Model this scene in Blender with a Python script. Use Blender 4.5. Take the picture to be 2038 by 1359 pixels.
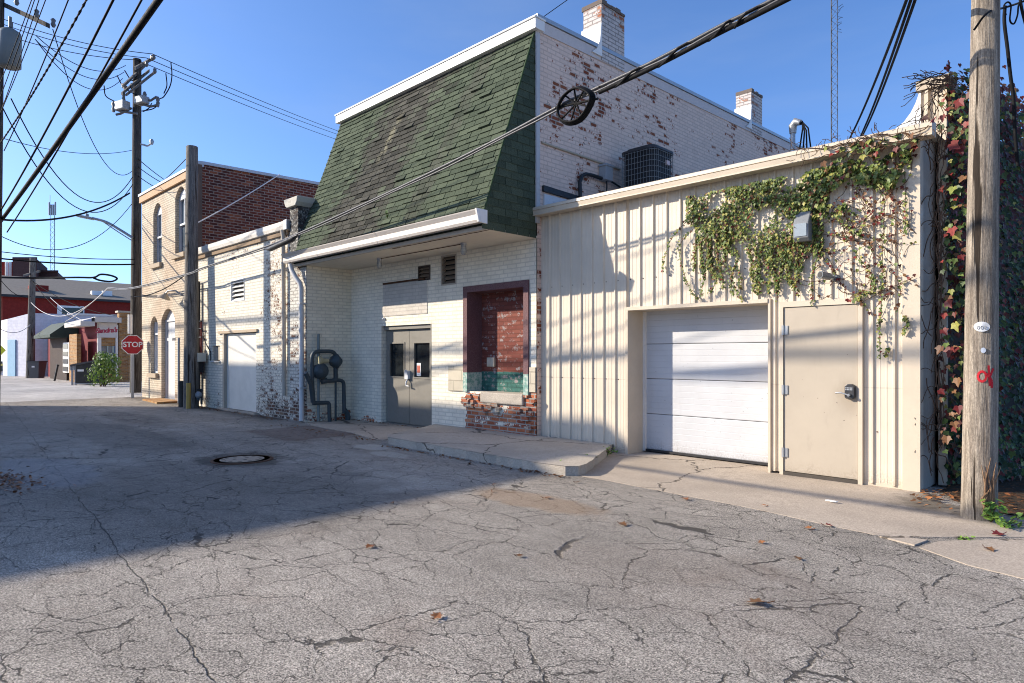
import bpy, bmesh, math, random
from mathutils import Vector, Matrix, Quaternion
R = math.radians
rnd = random.Random(7)
for o in list(bpy.data.objects): bpy.data.objects.remove(o)
scn = bpy.context.scene
COL = scn.collection

# ---------------------------------------------------------------- camera, sky, sun, exposure
F, CX, HY, S, EYE = 1305.0, 1019.0, 705.0, math.sqrt(.5), 1.5
cam = bpy.data.cameras.new('camera'); camo = bpy.data.objects.new('camera', cam); COL.objects.link(camo)
cam.sensor_width = 36; cam.lens = 36 * F / 2038; cam.shift_y = 25.5 / 2038
cam.clip_start = .05; cam.clip_end = 3000
camo.location = (0, 0, EYE); camo.rotation_euler = (R(90), 0, R(45))
scn.camera = camo
SUN = Vector((-1.15, -1.0, .72)).normalized()            # towards the sun
SUN_EL = math.asin(SUN.z); SUN_AZ = math.atan2(SUN.x, SUN.y)
w = bpy.data.worlds.new('World'); scn.world = w; w.use_nodes = True
wn = w.node_tree; wn.nodes.clear()
sky = wn.nodes.new('ShaderNodeTexSky'); sky.sky_type = 'NISHITA'; sky.sun_disc = False
sky.sun_elevation = SUN_EL; sky.sun_rotation = SUN_AZ; sky.altitude = 500
sky.air_density = .8; sky.dust_density = 2.0; sky.ozone_density = 7.5
bg = wn.nodes.new('ShaderNodeBackground'); bg.inputs['Strength'].default_value = .128
wo = wn.nodes.new('ShaderNodeOutputWorld')
tc = wn.nodes.new('ShaderNodeTexCoord'); mp = wn.nodes.new('ShaderNodeMapping'); mp.inputs['Scale'].default_value = (1.1, 2.2, 7.); mp.inputs['Location'].default_value = (.4, 1.3, .2); mp.inputs['Rotation'].default_value = (0, 0, R(25))
cn = wn.nodes.new('ShaderNodeTexNoise'); cn.inputs['Scale'].default_value = 1.5; cn.inputs['Detail'].default_value = 7; cn.inputs['Roughness'].default_value = .55
cr_ = wn.nodes.new('ShaderNodeMapRange'); cr_.interpolation_type = 'SMOOTHSTEP'
for i_, v_ in enumerate((.40, .78, 0., .12)): cr_.inputs[i_ + 1].default_value = v_
cm_ = wn.nodes.new('ShaderNodeMix'); cm_.data_type = 'RGBA'; cm_.inputs[7].default_value = (2.0, 2.35, 2.8, 1)      # thin high cloud
wn.links.new(tc.outputs['Generated'], mp.inputs[0]); wn.links.new(mp.outputs[0], cn.inputs['Vector']); wn.links.new(cn.outputs['Fac'], cr_.inputs[0]); wn.links.new(cr_.outputs[0], cm_.inputs[0])
wn.links.new(sky.outputs[0], cm_.inputs[6]); wn.links.new(cm_.outputs[2], bg.inputs[0]); wn.links.new(bg.outputs[0], wo.inputs[0])
sl = bpy.data.lights.new('sun', 'SUN'); sl.energy = 3.6; sl.angle = R(.55); sl.color = (1, .89, .74)
so = bpy.data.objects.new('sun', sl); COL.objects.link(so); so.location = (-20, -20, 30)
so.rotation_euler = SUN.to_track_quat('Z', 'Y').to_euler()
scn.view_settings.view_transform = 'Standard'; scn.view_settings.look = 'None'
scn.view_settings.exposure = 1.12; scn.view_settings.gamma = 1
scn.render.engine = 'CYCLES'; scn.cycles.use_denoising = True
scn.cycles.filter_width = 1.05; scn.cycles.max_bounces = 8; scn.cycles.diffuse_bounces = 6; scn.cycles.transparent_max_bounces = 6

# ---------------------------------------------------------------- measuring: a sight line cut by a plane gives a real point
def ray(px, py):
    a = (px - CX) / F
    return Vector((S * (a - 1), S * (a + 1), (HY - py) / F))
E0 = Vector((0, 0, EYE))
def PY(px, py, y): r = ray(px, py); return E0 + r * (y / r.y)
def PX(px, py, x): r = ray(px, py); return E0 + r * (x / r.x)
def PG(px, py, z=0.0): r = ray(px, py); return E0 + r * ((z - EYE) / r.z)
def PD(px, py, d): return E0 + ray(px, py) * d

# ---------------------------------------------------------------- mesh helpers
class MB:
    def __init__(s): s.v = []; s.f = []; s.mi = []; s.sm = []; s.m = 0; s.tint = []; s.t = 0.
    def face(s, pts, smooth=False):
        n = len(s.v); s.v += [tuple(p) for p in pts]; s.f.append(tuple(range(n, n + len(pts)))); s.mi.append(s.m); s.sm.append(smooth); s.tint.append(s.t)
    def mesh(s, verts, faces, smooth=False):
        n = len(s.v); s.v += [tuple(p) for p in verts]
        for f in faces: s.f.append(tuple(i + n for i in f)); s.mi.append(s.m); s.sm.append(smooth); s.tint.append(s.t)
    def box(s, a, b):
        x0, x1 = sorted((a[0], b[0])); y0, y1 = sorted((a[1], b[1])); z0, z1 = sorted((a[2], b[2]))
        s.mesh([(x0,y0,z0),(x1,y0,z0),(x1,y1,z0),(x0,y1,z0),(x0,y0,z1),(x1,y0,z1),(x1,y1,z1),(x0,y1,z1)],
               [(0,3,2,1),(4,5,6,7),(0,1,5,4),(1,2,6,5),(2,3,7,6),(3,0,4,7)]); return s
    def obox(s, c, ax, ay, az):                          # oriented box: centre and three half axes
        c, ax, ay, az = map(Vector, (c, ax, ay, az)); P = []
        for k in (-1, 1):
            for i, j in ((-1,-1),(1,-1),(1,1),(-1,1)): P.append(c + ax*i + ay*j + az*k)
        s.mesh(P, [(0,3,2,1),(4,5,6,7),(0,1,5,4),(1,2,6,5),(2,3,7,6),(3,0,4,7)]); return s
    def prism(s, poly, axis, a, b):                      # polygon in the other two axes, swept along axis from a to b
        def p(u, v, t): return {'x': (t,u,v), 'y': (u,t,v), 'z': (u,v,t)}[axis]
        n = len(poly); V = [p(u, v, a) for u, v in poly] + [p(u, v, b) for u, v in poly]
        s.mesh(V, [tuple(range(n)), tuple(range(2*n-1, n-1, -1))] + [(i, (i+1) % n, n+(i+1) % n, n+i) for i in range(n)]); return s
    def tube(s, pts, r, n=8, cap=True, smooth=True):
        pts = [Vector(p) for p in pts]; N = len(pts)
        rs = r if isinstance(r, (list, tuple)) else [r] * N
        V = []; up = None
        for i, p in enumerate(pts):
            d = (pts[min(i+1, N-1)] - pts[max(i-1, 0)])
            if d.length < 1e-9: d = Vector((0,0,1))
            d.normalize()
            if up is None: up = Vector((0,0,1)) if abs(d.z) < .9 else Vector((1,0,0))
            u = up - d * up.dot(d)
            if u.length < 1e-4: u = d.orthogonal()
            u.normalize(); up = u; q = d.cross(u)
            for k in range(n):
                a = 2*math.pi*k/n; V.append(p + (u*math.cos(a) + q*math.sin(a)) * rs[i])
        Fc = [(i*n+k, i*n+(k+1) % n, (i+1)*n+(k+1) % n, (i+1)*n+k) for i in range(N-1) for k in range(n)]
        s.mesh(V, Fc, smooth)
        if cap:
            s.mesh(V[:n], [tuple(range(n-1, -1, -1))]); s.mesh(V[-n:], [tuple(range(n))])
        return s
    def lathe(s, base, axis, prof, n=16, smooth=True):   # prof: (distance along axis, radius)
        axis = Vector(axis).normalized(); base = Vector(base)
        return s.tube([base + axis * h for h, r in prof], [max(r, 1e-4) for h, r in prof], n, True, smooth)
    def build(s, name, mats, parent=None, bevel=0, tint=False):
        me = bpy.data.meshes.new(name); off = wloc(parent)
        me.from_pydata([tuple(Vector(v) - off) for v in s.v], [], s.f)
        mats = mats if isinstance(mats, (list, tuple)) else [mats]
        for m in mats: me.materials.append(m)
        me.polygons.foreach_set('material_index', s.mi); me.polygons.foreach_set('use_smooth', s.sm)
        if tint:
            at = me.attributes.new('tint', 'FLOAT', 'FACE'); at.data.foreach_set('value', s.tint)
        bm = bmesh.new(); bm.from_mesh(me); bmesh.ops.remove_doubles(bm, verts=bm.verts, dist=1e-5) if bevel else None
        if bevel: bmesh.ops.recalc_face_normals(bm, faces=bm.faces)
        bm.to_mesh(me); bm.free(); me.update()
        o = bpy.data.objects.new(name, me); COL.objects.link(o)
        if parent: o.parent = parent
        if bevel:
            b = o.modifiers.new('bevel', 'BEVEL'); b.width = bevel; b.segments = 2; b.limit_method = 'ANGLE'; b.angle_limit = R(40)
        return o
LOC = {}
def wloc(o):
    v = Vector((0,0,0))
    while o: v = v + Vector(o.location); o = o.parent
    return v
def thing(name, label, cat, loc=(0,0,0), group=None):
    o = bpy.data.objects.new(name, None); COL.objects.link(o); o.location = loc; o.empty_display_size = .2
    o['label'] = label; o['category'] = cat; o['kind'] = 'thing'
    if group: o['group'] = group
    return o
def tag(o, label, cat, group=None, kind='thing'):
    o['label'] = label; o['category'] = cat; o['kind'] = kind
    if group: o['group'] = group
    return o
def struct(name, mb, m, label=None, cat=None):
    o = mb.build(name, m); o['kind'] = 'structure'; o['label'] = label or name; o['category'] = cat or name.replace('_', ' '); return o
def wall_y(mb, x0, x1, z0, z1, y, holes=(), depth=.15):
    """wall face at Y=y seen from -Y, with holes (xa,xb,za,zb[,arch rise]) and their reveals"""
    xs = sorted({x0, x1, *[h[0] for h in holes], *[h[1] for h in holes]}); zs = sorted({z0, z1, *[h[2] for h in holes], *[h[3] for h in holes]})
    for i in range(len(xs)-1):
        for j in range(len(zs)-1):
            cx, cz = (xs[i]+xs[i+1])/2, (zs[j]+zs[j+1])/2
            if any(h[0] < cx < h[1] and h[2] < cz < h[3] for h in holes): continue
            mb.face([(xs[i],y,zs[j]),(xs[i+1],y,zs[j]),(xs[i+1],y,zs[j+1]),(xs[i],y,zs[j+1])])
    for h in holes:
        a, b, c, d = h[:4]; e = y + depth; rise = h[4] if len(h) > 4 else 0
        if rise:
            n = 8; A = []
            for k in range(n+1):
                t = -1 + 2*k/n; A.append(((a+b)/2 + t*(b-a)/2, d - rise*t*t))
            for k in range(n):
                cor = a if k < n/2 else b
                mb.face([(cor,y,d),(A[k][0],y,A[k][1]),(A[k+1][0],y,A[k+1][1])])
                mb.face([(A[k][0],y,A[k][1]),(A[k][0],e,A[k][1]),(A[k+1][0],e,A[k+1][1]),(A[k+1][0],y,A[k+1][1])])
            dl = d - rise
        else:
            dl = d; mb.face([(a,y,d),(b,y,d),(b,e,d),(a,e,d)])
        mb.face([(a,y,c),(a,y,dl),(a,e,dl),(a,e,c)]); mb.face([(b,y,c),(b,e,c),(b,e,dl),(b,y,dl)])
        mb.face([(a,y,c),(a,e,c),(b,e,c),(b,y,c)])
    return mb
def frame_y(mb, x0, x1, z0, z1, ya, yb, w, bottom=True):
    mb.box((x0,ya,z0),(x0+w,yb,z1)); mb.box((x1-w,ya,z0),(x1,yb,z1)); mb.box((x0+w,ya,z1-w),(x1-w,yb,z1))
    if bottom: mb.box((x0+w,ya,z0),(x1-w,yb,z0+w))
    return mb
def text_mesh(name, body, size, mat, parent, origin, xdir, zdir, extr=.002, shear=0, spacing=1.0, offset=0):
    cu = bpy.data.curves.new(name, 'FONT'); cu.body = body; cu.size = size; cu.align_x = 'CENTER'; cu.align_y = 'CENTER'
    cu.extrude = extr; cu.shear = shear; cu.space_character = spacing; cu.offset = offset
    t = bpy.data.objects.new('tmp', cu); COL.objects.link(t)
    dg = bpy.context.evaluated_depsgraph_get(); me = bpy.data.meshes.new_from_object(t.evaluated_get(dg)); bpy.data.objects.remove(t)
    me.name = name; X = Vector(xdir).normalized(); Z = Vector(zdir).normalized(); N = X.cross(Z)
    off = wloc(parent)
    for v in me.vertices: v.co = Vector(origin) + X*v.co.x + Z*v.co.y + N*v.co.z - off
    me.materials.clear(); me.materials.append(mat)
    o = bpy.data.objects.new(name, me); COL.objects.link(o); o.parent = parent; return o

# ---------------------------------------------------------------- material helpers
class M:
    def __init__(s, name, rough=.85, spec=.3, metal=0):
        s.mat = bpy.data.materials.new(name); s.mat.use_nodes = True; s.nt = s.mat.node_tree
        s.b = s.nt.nodes['Principled BSDF']; s.b.inputs['Roughness'].default_value = rough
        s.b.inputs['Specular IOR Level'].default_value = spec; s.b.inputs['Metallic'].default_value = metal
        g = s.n('ShaderNodeNewGeometry'); s.pos = g.outputs['Position']; s.normal = g.outputs['Normal']
        sp = s.n('ShaderNodeSeparateXYZ'); s.l(s.pos, sp.inputs[0]); s.x, s.y, s.z = sp.outputs
        s._uv = None
    def n(s, t, **p):
        k = s.nt.nodes.new(t)
        for a, v in p.items(): setattr(k, a, v)
        return k
    def l(s, a, b): s.nt.links.new(a, b)
    def put(s, v, inp):
        if isinstance(v, bpy.types.NodeSocket): s.l(v, inp)
        elif isinstance(v, (tuple, list)):
            v = tuple(v); inp.default_value = v + (1,) if (len(v) == 3 and len(inp.default_value) == 4) else v
        else: inp.default_value = v
    def math(s, op, a, b=0, c=0, clamp=False):
        k = s.n('ShaderNodeMath', operation=op, use_clamp=clamp)
        for i, v in enumerate((a, b, c)): s.put(v, k.inputs[i])
        return k.outputs[0]
    def add(s, a, b): return s.math('ADD', a, b)
    def sub(s, a, b): return s.math('SUBTRACT', a, b)
    def mul(s, a, b): return s.math('MULTIPLY', a, b)
    def sm(s, a, lo, hi, t0=0., t1=1.):
        k = s.n('ShaderNodeMapRange', interpolation_type='SMOOTHSTEP')
        for i, v in enumerate((a, lo, hi, t0, t1)): s.put(v, k.inputs[i])
        return k.outputs[0]
    def comb(s, x, y, z=0.):
        k = s.n('ShaderNodeCombineXYZ')
        for i, v in enumerate((x, y, z)): s.put(v, k.inputs[i])
        return k.outputs[0]
    def uv(s):                                           # along-wall, up
        if s._uv is None: s._uv = s.comb(s.add(s.x, s.y), s.z, 0.)
        return s._uv
    def vscale(s, v, k):
        n = s.n('ShaderNodeVectorMath', operation='MULTIPLY'); s.put(v, n.inputs[0]); s.put(k, n.inputs[1]); return n.outputs[0]
    def vadd(s, a, b):
        n = s.n('ShaderNodeVectorMath', operation='ADD'); s.put(a, n.inputs[0]); s.put(b, n.inputs[1]); return n.outputs[0]
    def noise(s, scale, detail=4, rough=.55, vec=None, dist=0., color=False):
        k = s.n('ShaderNodeTexNoise'); s.put(vec if vec is not None else s.pos, k.inputs['Vector'])
        k.inputs['Scale'].default_value = scale; k.inputs['Detail'].default_value = detail; k.inputs['Roughness'].default_value = rough; k.inputs['Distortion'].default_value = dist
        return k.outputs['Color' if color else 'Fac']
    def vor(s, scale, feature='F1', vec=None, out='Distance', rand=1.):
        k = s.n('ShaderNodeTexVoronoi', feature=feature); s.put(vec if vec is not None else s.pos, k.inputs['Vector'])
        k.inputs['Scale'].default_value = scale; k.inputs['Randomness'].default_value = rand; return k.outputs[out]
    def mix(s, f, a, b):
        k = s.n('ShaderNodeMix', data_type='RGBA'); s.put(f, k.inputs[0]); s.put(a, k.inputs[6]); s.put(b, k.inputs[7]); return k.outputs[2]
    def mixf(s, f, a, b):
        k = s.n('ShaderNodeMix', data_type='FLOAT'); s.put(f, k.inputs[0]); s.put(a, k.inputs[2]); s.put(b, k.inputs[3]); return k.outputs[0]
    def scalec(s, c, f):                                 # colour times factor
        k = s.n('ShaderNodeMix', data_type='RGBA', blend_type='MULTIPLY'); k.inputs[0].default_value = 1; s.put(c, k.inputs[6])
        g = s.comb(f, f, f); s.l(g, k.inputs[7]); return k.outputs[2]
    def ramp(s, f, stops):
        k = s.n('ShaderNodeValToRGB'); s.put(f, k.inputs[0]); e = k.color_ramp.elements
        while len(e) < len(stops): e.new(.5)
        for i, (p, c) in enumerate(stops): e[i].position = p; e[i].color = tuple(c) + (1,)
        return k.outputs[0]
    def brick(s, w=.215, h=.075, mortar=.011, vec=None, off=.5):
        k = s.n('ShaderNodeTexBrick', offset=off); s.put(vec if vec is not None else s.uv(), k.inputs['Vector'])
        for nme, v in (('Color1', (0,0,0,1)), ('Color2', (1,1,1,1)), ('Mortar', (.5,.5,.5,1)), ('Scale', 1.), ('Mortar Size', mortar), ('Mortar Smooth', .15), ('Brick Width', w), ('Row Height', h)):
            k.inputs[nme].default_value = v
        sp = s.n('ShaderNodeSeparateColor'); s.l(k.outputs['Color'], sp.inputs[0]); return sp.outputs[0], k.outputs['Fac']
    def band(s, v, a, b, soft=.02): return s.mul(s.sm(v, a - soft, a + soft), s.sm(v, b + soft, b - soft))
    def rect(s, x0, x1, z0, z1, soft=.05, u=None, v=None): return s.mul(s.band(u or s.x, x0, x1, soft), s.band(v or s.z, z0, z1, soft))
    def out(s, color=None, rough=None, height=None, bump=.4, dist=.01):
        if color is not None: s.put(color, s.b.inputs['Base Color'])
        if rough is not None: s.put(rough, s.b.inputs['Roughness'])
        if height is not None:
            k = s.n('ShaderNodeBump'); k.inputs['Strength'].default_value = bump; k.inputs['Distance'].default_value = dist
            s.l(height, k.inputs['Height']); s.l(k.outputs[0], s.b.inputs['Normal'])
        return s.mat

def painted(name, c, rough=.5, spec=.35, dirt=.25, dirtc=(.12,.09,.06), scale=3., metal=0, bump=0.):
    m = M(name, rough, spec, metal)
    n1 = m.noise(scale, 5, .6); n2 = m.noise(scale*7, 4, .6)
    col = m.scalec(c, m.sm(n1, .2, .8, .9, 1.06))
    f = m.mul(m.sm(m.add(m.mul(n1, .6), m.mul(n2, .4)), .5, .75), dirt)
    col = m.mix(f, col, dirtc)
    return m.out(col, m.sm(n2, .3, .7, rough - .08, rough + .1), n2, bump or .08, .003)

BR_A, BR_B, BR_C = (.30,.085,.045), (.17,.05,.032), (.36,.14,.075)
def brick_mat(name, paint, zone=None, base=.0, bw=.215, bh=.075, paintvar=.1, reds=(BR_A, BR_B, BR_C), grime=.3, grimec=(.05,.045,.04), mortar=(.33,.30,.26), line=.72, zone_paint=None, bump=.5, grimezone=None, fw=0.):
    """painted brick whose paint flakes off brick by brick where the wear mask runs high; paint None = bare brick"""
    m = M(name, .88, .2)
    rb, mo = m.brick(bw, bh)
    big = m.noise(.9, 3, .5); mid = m.noise(5, 5, .6); fine = m.noise(28, 5, .65)
    red = m.mix(m.sm(rb, .15, .55), reds[1], reds[0]); red = m.mix(m.sm(rb, .7, 1.), red, reds[2])
    red = m.scalec(red, m.sm(fine, .25, .75, .75, 1.2))
    red = m.mix(mo, red, mortar)
    if paint is not None:
        p = paint if zone_paint is None else zone_paint(m, paint)
        pc = m.scalec(p, m.sm(mid, .25, .75, 1 - paintvar, 1 + paintvar*.5))
        pc = m.scalec(pc, m.sm(rb, 0, 1, .95, 1.03))
        pc = m.scalec(pc, m.mixf(mo, 1., line))
        wear = m.add(m.add(m.mul(big, .5), m.mul(mid, .45)), m.add(m.mul(fine, .35), m.mul(rb, .16)))
        wear = m.add(m.add(wear, base), m.mul(m.sub(fine, .5), fw))
        if zone is not None: wear = m.add(wear, zone(m))
        peel = m.sm(wear, .865, .90)
        col = m.mix(peel, pc, red)
        hgt = m.add(m.mul(m.sub(1., mo), .7), m.add(m.mul(fine, .35), m.mul(m.sub(1., peel), .35)))
    else:
        col = red; hgt = m.add(m.mul(m.sub(1., mo), .8), m.mul(fine, .4))
    g = m.mul(m.sm(m.add(m.mul(m.noise(1.7, 6, .7), .7), m.mul(fine, .3)), .52, .72), grime)
    if grimezone is not None: g = m.math('ADD', g, grimezone(m, fine), 0, True)
    col = m.mix(g, col, grimec)
    return m.out(col, None, hgt, bump, .012)

# --- plain materials
WHITE = painted('white_metal_paint', (.72,.70,.66), .45, .4, .22, (.22,.18,.13))
GUTTER_W = painted('white_gutter_paint', (.58,.53,.475), .5, .35, .45, (.25,.19,.13), 2.4)
BEIGE = painted('beige_trim_paint', (.56,.475,.365), .42, .4, .14, (.3,.22,.14))
def door_mat(name, c, zlo, smudge=None):
    m = M(name, .5, .35); n = m.noise(2, 5, .6); g = m.noise(7, 6, .7, m.vscale(m.pos, (1, 1, .3))); f = m.noise(40, 4, .65)
    col = m.scalec(c, m.sm(n, .2, .8, .93, 1.05)); col = m.mix(m.mul(m.sm(g, .55, .75), .16), col, m.scalec(c, .55))
    col = m.mix(m.mul(m.mul(m.sm(m.add(m.z, m.mul(g, .4)), zlo + .42, zlo + .14), m.sm(f, .38, .6)), .5), col, (.17,.125,.085))
    col = m.mix(m.sm(m.noise(23, 2, .4), .74, .77), col, m.scalec(c, .5))
    if smudge:
        d = m.math('SQRT', m.add(m.math('POWER', m.sub(m.x, smudge[0]), 2), m.math('POWER', m.mul(m.sub(m.z, smudge[1]), .7), 2)))
        col = m.mix(m.mul(m.sm(m.add(d, m.mul(m.sub(g, .5), .25)), .22, .03), .32), col, (.2,.15,.1))
    return m.out(col, m.sm(f, .3, .7, .42, .6), m.add(n, m.mul(f, .06)), .22, .012)
BEIGE_D = door_mat('beige_door_paint', (.42,.36,.28), 0., (-2.62, 1.0))
DARK = painted('black_paint', (.02,.02,.022), .5, .4, .2)
CABLE = painted('black_cable_sheath', (.007,.007,.008), .75, .15, .1, (.03,.03,.03))
CABLE_G = painted('grey_aluminium_cable', (.30,.30,.31), .45, .5, .3, (.08,.08,.08), 6.)
PIPE = painted('dark_green_grey_pipe_paint', (.045,.062,.07), .5, .4, .35, (.03,.015,.01))
STEEL = painted('galvanised_steel', (.36,.37,.38), .4, .5, .3, (.15,.14,.12), 4., .6)
GREYBOX = painted('grey_box_paint', (.30,.32,.34), .5, .4, .3)
YELLOW = painted('yellow_post_paint', (.45,.30,.08), .6, .3, .4)
BRASS = painted('pale_regulator_paint', (.42,.38,.24), .5, .4, .3)
RUST = painted('rusty_metal', (.09,.045,.025), .8, .2, .5, (.03,.02,.015), 12.)
RED_S = painted('red_sign_paint', (.42,.008,.014), .4, .4, .12, (.2,.02,.02))
WHITE_S = painted('white_sign_paint', (.78,.78,.76), .4, .4, .1)
RED_PAINT = painted('red_spray_paint', (.50,.02,.03), .7, .2, .3, (.3,.15,.1), 30.)
LIME = painted('yellow_green_sign_paint', (.62,.65,.02), .4, .4, .1)
BLUE_M = painted('blue_grey_meter_paint', (.11,.17,.22), .45, .4, .3)
CERAMIC = painted('grey_ceramic', (.13,.125,.12), .4, .5, .3)
DOOR_G = painted('grey_beige_door_paint', (.21,.195,.165), .5, .35, .34, (.16,.12,.09), 2.5)
PURPLE = None
def _purple():
    m = M('maroon_frame_paint', .7, .3); n = m.noise(14, 6, .65); n2 = m.noise(50, 3)
    up = m.mix(m.sm(n2, .35, .7), (.115,.055,.06), (.17,.09,.092)); lo = m.mix(m.sm(n, .4, .6), (.16,.30,.25), (.45,.50,.44))
    c = m.mix(m.sm(m.add(m.z, m.mul(n, .03)), 1.165, 1.185), lo, up)
    return m.out(c, None, n, .2, .005)
PURPLE = _purple()
def _dock():
    m = M('maroon_over_green_painted_brick', .8, .25); rb, mo = m.brick(); n = m.noise(7, 6, .7); f = m.noise(40, 4)
    up = m.mix(m.sm(rb, .1, .9), (.17,.046,.034), (.23,.075,.052)); lo = m.mix(m.sm(n, .3, .7), (.03,.10,.085), (.06,.18,.15))
    c = m.mix(m.sm(m.add(m.z, m.mul(n, .06)), 1.195, 1.215), lo, up)
    fl = m.sm(m.add(m.mul(n, .7), m.add(m.mul(f, .3), m.mul(rb, .1))), .60, .64); c = m.mix(fl, c, (.30,.25,.24))
    c = m.scalec(c, m.mixf(mo, 1., .7)); return m.out(c, None, m.add(m.sub(1., mo), m.mul(f, .4)), .5, .01)
DOCK = _dock()
def glass(name, c=(.015,.018,.02)):
    m = M(name, .06, .5); n = m.noise(1.5, 3); return m.out(m.scalec(c, m.sm(n, .3, .7, .6, 1.4)), m.sm(m.noise(9, 4), .3, .7, .04, .14))
GLASS = glass('dark_window_glass'); GLASS_B = glass('blue_grey_window_glass', (.10,.13,.16))
def wood(name, a, b, rough=.85, crack=1.):
    m = M(name, rough, .2); st = m.vscale(m.pos, (1, 1, .07))
    n = m.noise(30, 6, .65, st); n2 = m.noise(95, 3, .6, st); k = m.noise(16, 3, .5, m.vscale(m.pos, (1,1,.035)))
    c = m.mix(m.sm(n, .3, .7), a, b); c = m.scalec(c, m.sm(n2, .3, .7, .75, 1.15))
    c = m.scalec(c, m.sm(m.noise(1.2, 3), .3, .7, .85, 1.1)); c = m.scalec(c, m.sm(m.noise(120, 3, .7, m.vscale(m.pos, (1,1,.35))), .3, .7, .72, 1.22))
    cr = m.sm(k, .36, .39); c = m.mix(m.mul(m.sub(1., cr), crack), c, (.03,.022,.016))
    return m.out(c, None, m.add(m.add(n, m.mul(n2, .5)), m.mul(cr, 1.5)), .8, .012)
POLE_N = wood('weathered_tan_pole_wood', (.17,.138,.108), (.345,.295,.235))
POLE_D = wood('dark_creosote_pole_wood', (.045,.040,.036), (.105,.094,.082))
POLE_M = wood('grey_pole_wood', (.095,.088,.08), (.215,.20,.18))
STEM = wood('brown_vine_stem', (.06,.035,.022), (.16,.10,.065), .9, .3)
def leafm(name, a, b, back=.9):
    m = M(name, .5, .35); at = m.n('ShaderNodeAttribute', attribute_name='tint'); n = m.noise(40, 3)
    c = m.mix(at.outputs['Fac'], a, b); c = m.scalec(c, m.sm(n, .3, .7, .8, 1.15))
    tr = m.n('ShaderNodeBsdfTranslucent'); m.l(c, tr.inputs[0]); mx = m.n('ShaderNodeMixShader'); mx.inputs[0].default_value = .22
    m.l(m.b.outputs[0], mx.inputs[1]); m.l(tr.outputs[0], mx.inputs[2])
    m.l(mx.outputs[0], m.nt.nodes['Material Output'].inputs[0]); return m.out(c)
LF_G = leafm('green_ivy_leaf', (.06,.10,.024), (.17,.23,.055)); LF_Y = leafm('yellow_green_ivy_leaf', (.20,.24,.05), (.38,.34,.09))
LF_R = leafm('red_ivy_leaf', (.12,.014,.014), (.26,.04,.03)); LF_B = leafm('russet_ivy_leaf', (.11,.045,.02), (.23,.115,.05)); LF_D = leafm('dark_wine_ivy_leaf', (.055,.022,.016), (.13,.03,.022))
LF_K = leafm('deep_green_ivy_leaf', (.018,.04,.014), (.05,.085,.025))
BUSH = leafm('bright_shrub_leaf', (.06,.13,.02), (.20,.30,.05)); DRY = leafm('dry_orange_leaf', (.22,.075,.025), (.42,.18,.07)); WEED = leafm('weed_leaf', (.10,.20,.03), (.26,.40,.08))

# --- masonry
RECESS = brick_mat('white_painted_brick_recess', (.84,.765,.62),
    zone=lambda m: m.add(m.mul(m.rect(-9.35, -7.4, -1, .80, .12), .42), m.add(m.mul(m.band(m.z, -1, .16, .12), .22), m.sub(m.mul(m.rect(-7.9, -7.5, .5, .95, .12), .3), .12))),
    base=-.02, paintvar=.1, reds=((.42,.13,.06), (.28,.08,.045), (.50,.22,.12)), grime=.10, line=.82)
WHITE2 = brick_mat('peeling_white_painted_brick', (.78,.72,.60),
    zone=lambda m: m.add(m.mul(m.sm(m.x, -16.7, -15.0), .14), m.add(m.mul(m.sm(m.z, 1.2, -.1), .12), m.sub(m.mul(m.band(m.z, 4.0, 4.6, .2), .12), .06))),
    base=.005, fw=.45, reds=((.13,.065,.042), (.055,.036,.030), (.24,.16,.11)), grime=.34, line=.70, grimec=(.10,.085,.06))
RETURN_W = brick_mat('cream_painted_brick', (.80,.73,.58), zone=lambda m: m.add(m.mul(m.sm(m.z, .7, -.05), .3), -.1), grime=.12, line=.8)
PIER = brick_mat('grey_stained_painted_brick', (.62,.59,.52),
    zone=lambda m: m.add(m.mul(m.sm(m.z, 2.6, 0.), .12), .08), fw=.35, reds=((.09,.045,.035), (.04,.03,.028), (.17,.10,.07)), grime=.4, line=.55,
    grimezone=lambda m, f: m.mul(m.mul(m.sm(m.z, 3.2, 3.7), m.sm(f, .30, .52)), .85), grimec=(.035,.035,.034))
SIDE_W = brick_mat('pink_white_painted_brick', (.72,.545,.44),
    zone=lambda m: m.add(m.mul(m.band(m.y, 11.2, 12.4, .5), .07), m.sub(m.mul(m.sm(m.z, 7.0, 7.3), .1), .025)),
    base=.078, fw=-.12, paintvar=.07, reds=((.19,.05,.025), (.12,.038,.024), (.23,.08,.04)), grime=.18, line=.80)
CHIM = brick_mat('stained_chimney_brick', (.56,.50,.46), zone=lambda m: m.mul(m.sm(m.z, 7.3, 8.2), .07), base=.02, grime=.55, line=.5, reds=((.30,.10,.05), (.10,.055,.04), (.36,.17,.1)))
TAN_B = brick_mat('tan_painted_brick', (.58,.505,.395), base=-.10, paintvar=.16, grime=.14, line=.62, zone_paint=lambda m, p: m.mix(m.sm(m.noise(.55, 4, .6), .40, .62), p, (.54,.425,.31)), reds=((.40,.22,.13),(.3,.15,.09),(.5,.3,.18)), grimec=(.2,.12,.07))
RED_B = brick_mat('dark_red_bare_brick', None, bh=.085, bw=.24, grime=.45, reds=((.125,.036,.024), (.07,.024,.019), (.21,.075,.04)), mortar=(.24,.20,.17), grimec=(.05,.022,.018))
YEL_B = brick_mat('yellow_brown_bare_brick', None, grime=.2, reds=((.36,.18,.06), (.26,.12,.04), (.42,.24,.10)), mortar=(.3,.24,.16))
FARRED = brick_mat('red_painted_far_brick', (.25,.030,.022), base=-.2, paintvar=.2, grime=.3, line=.8)
FARWHITE = brick_mat('white_block_shade_tint', (.60,.60,.66), base=-.35, bw=.4, bh=.2, grime=.12, line=.93, grimec=(.3,.3,.35))  # white block paint, with the blue of its shaded face mixed into the colour
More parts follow.
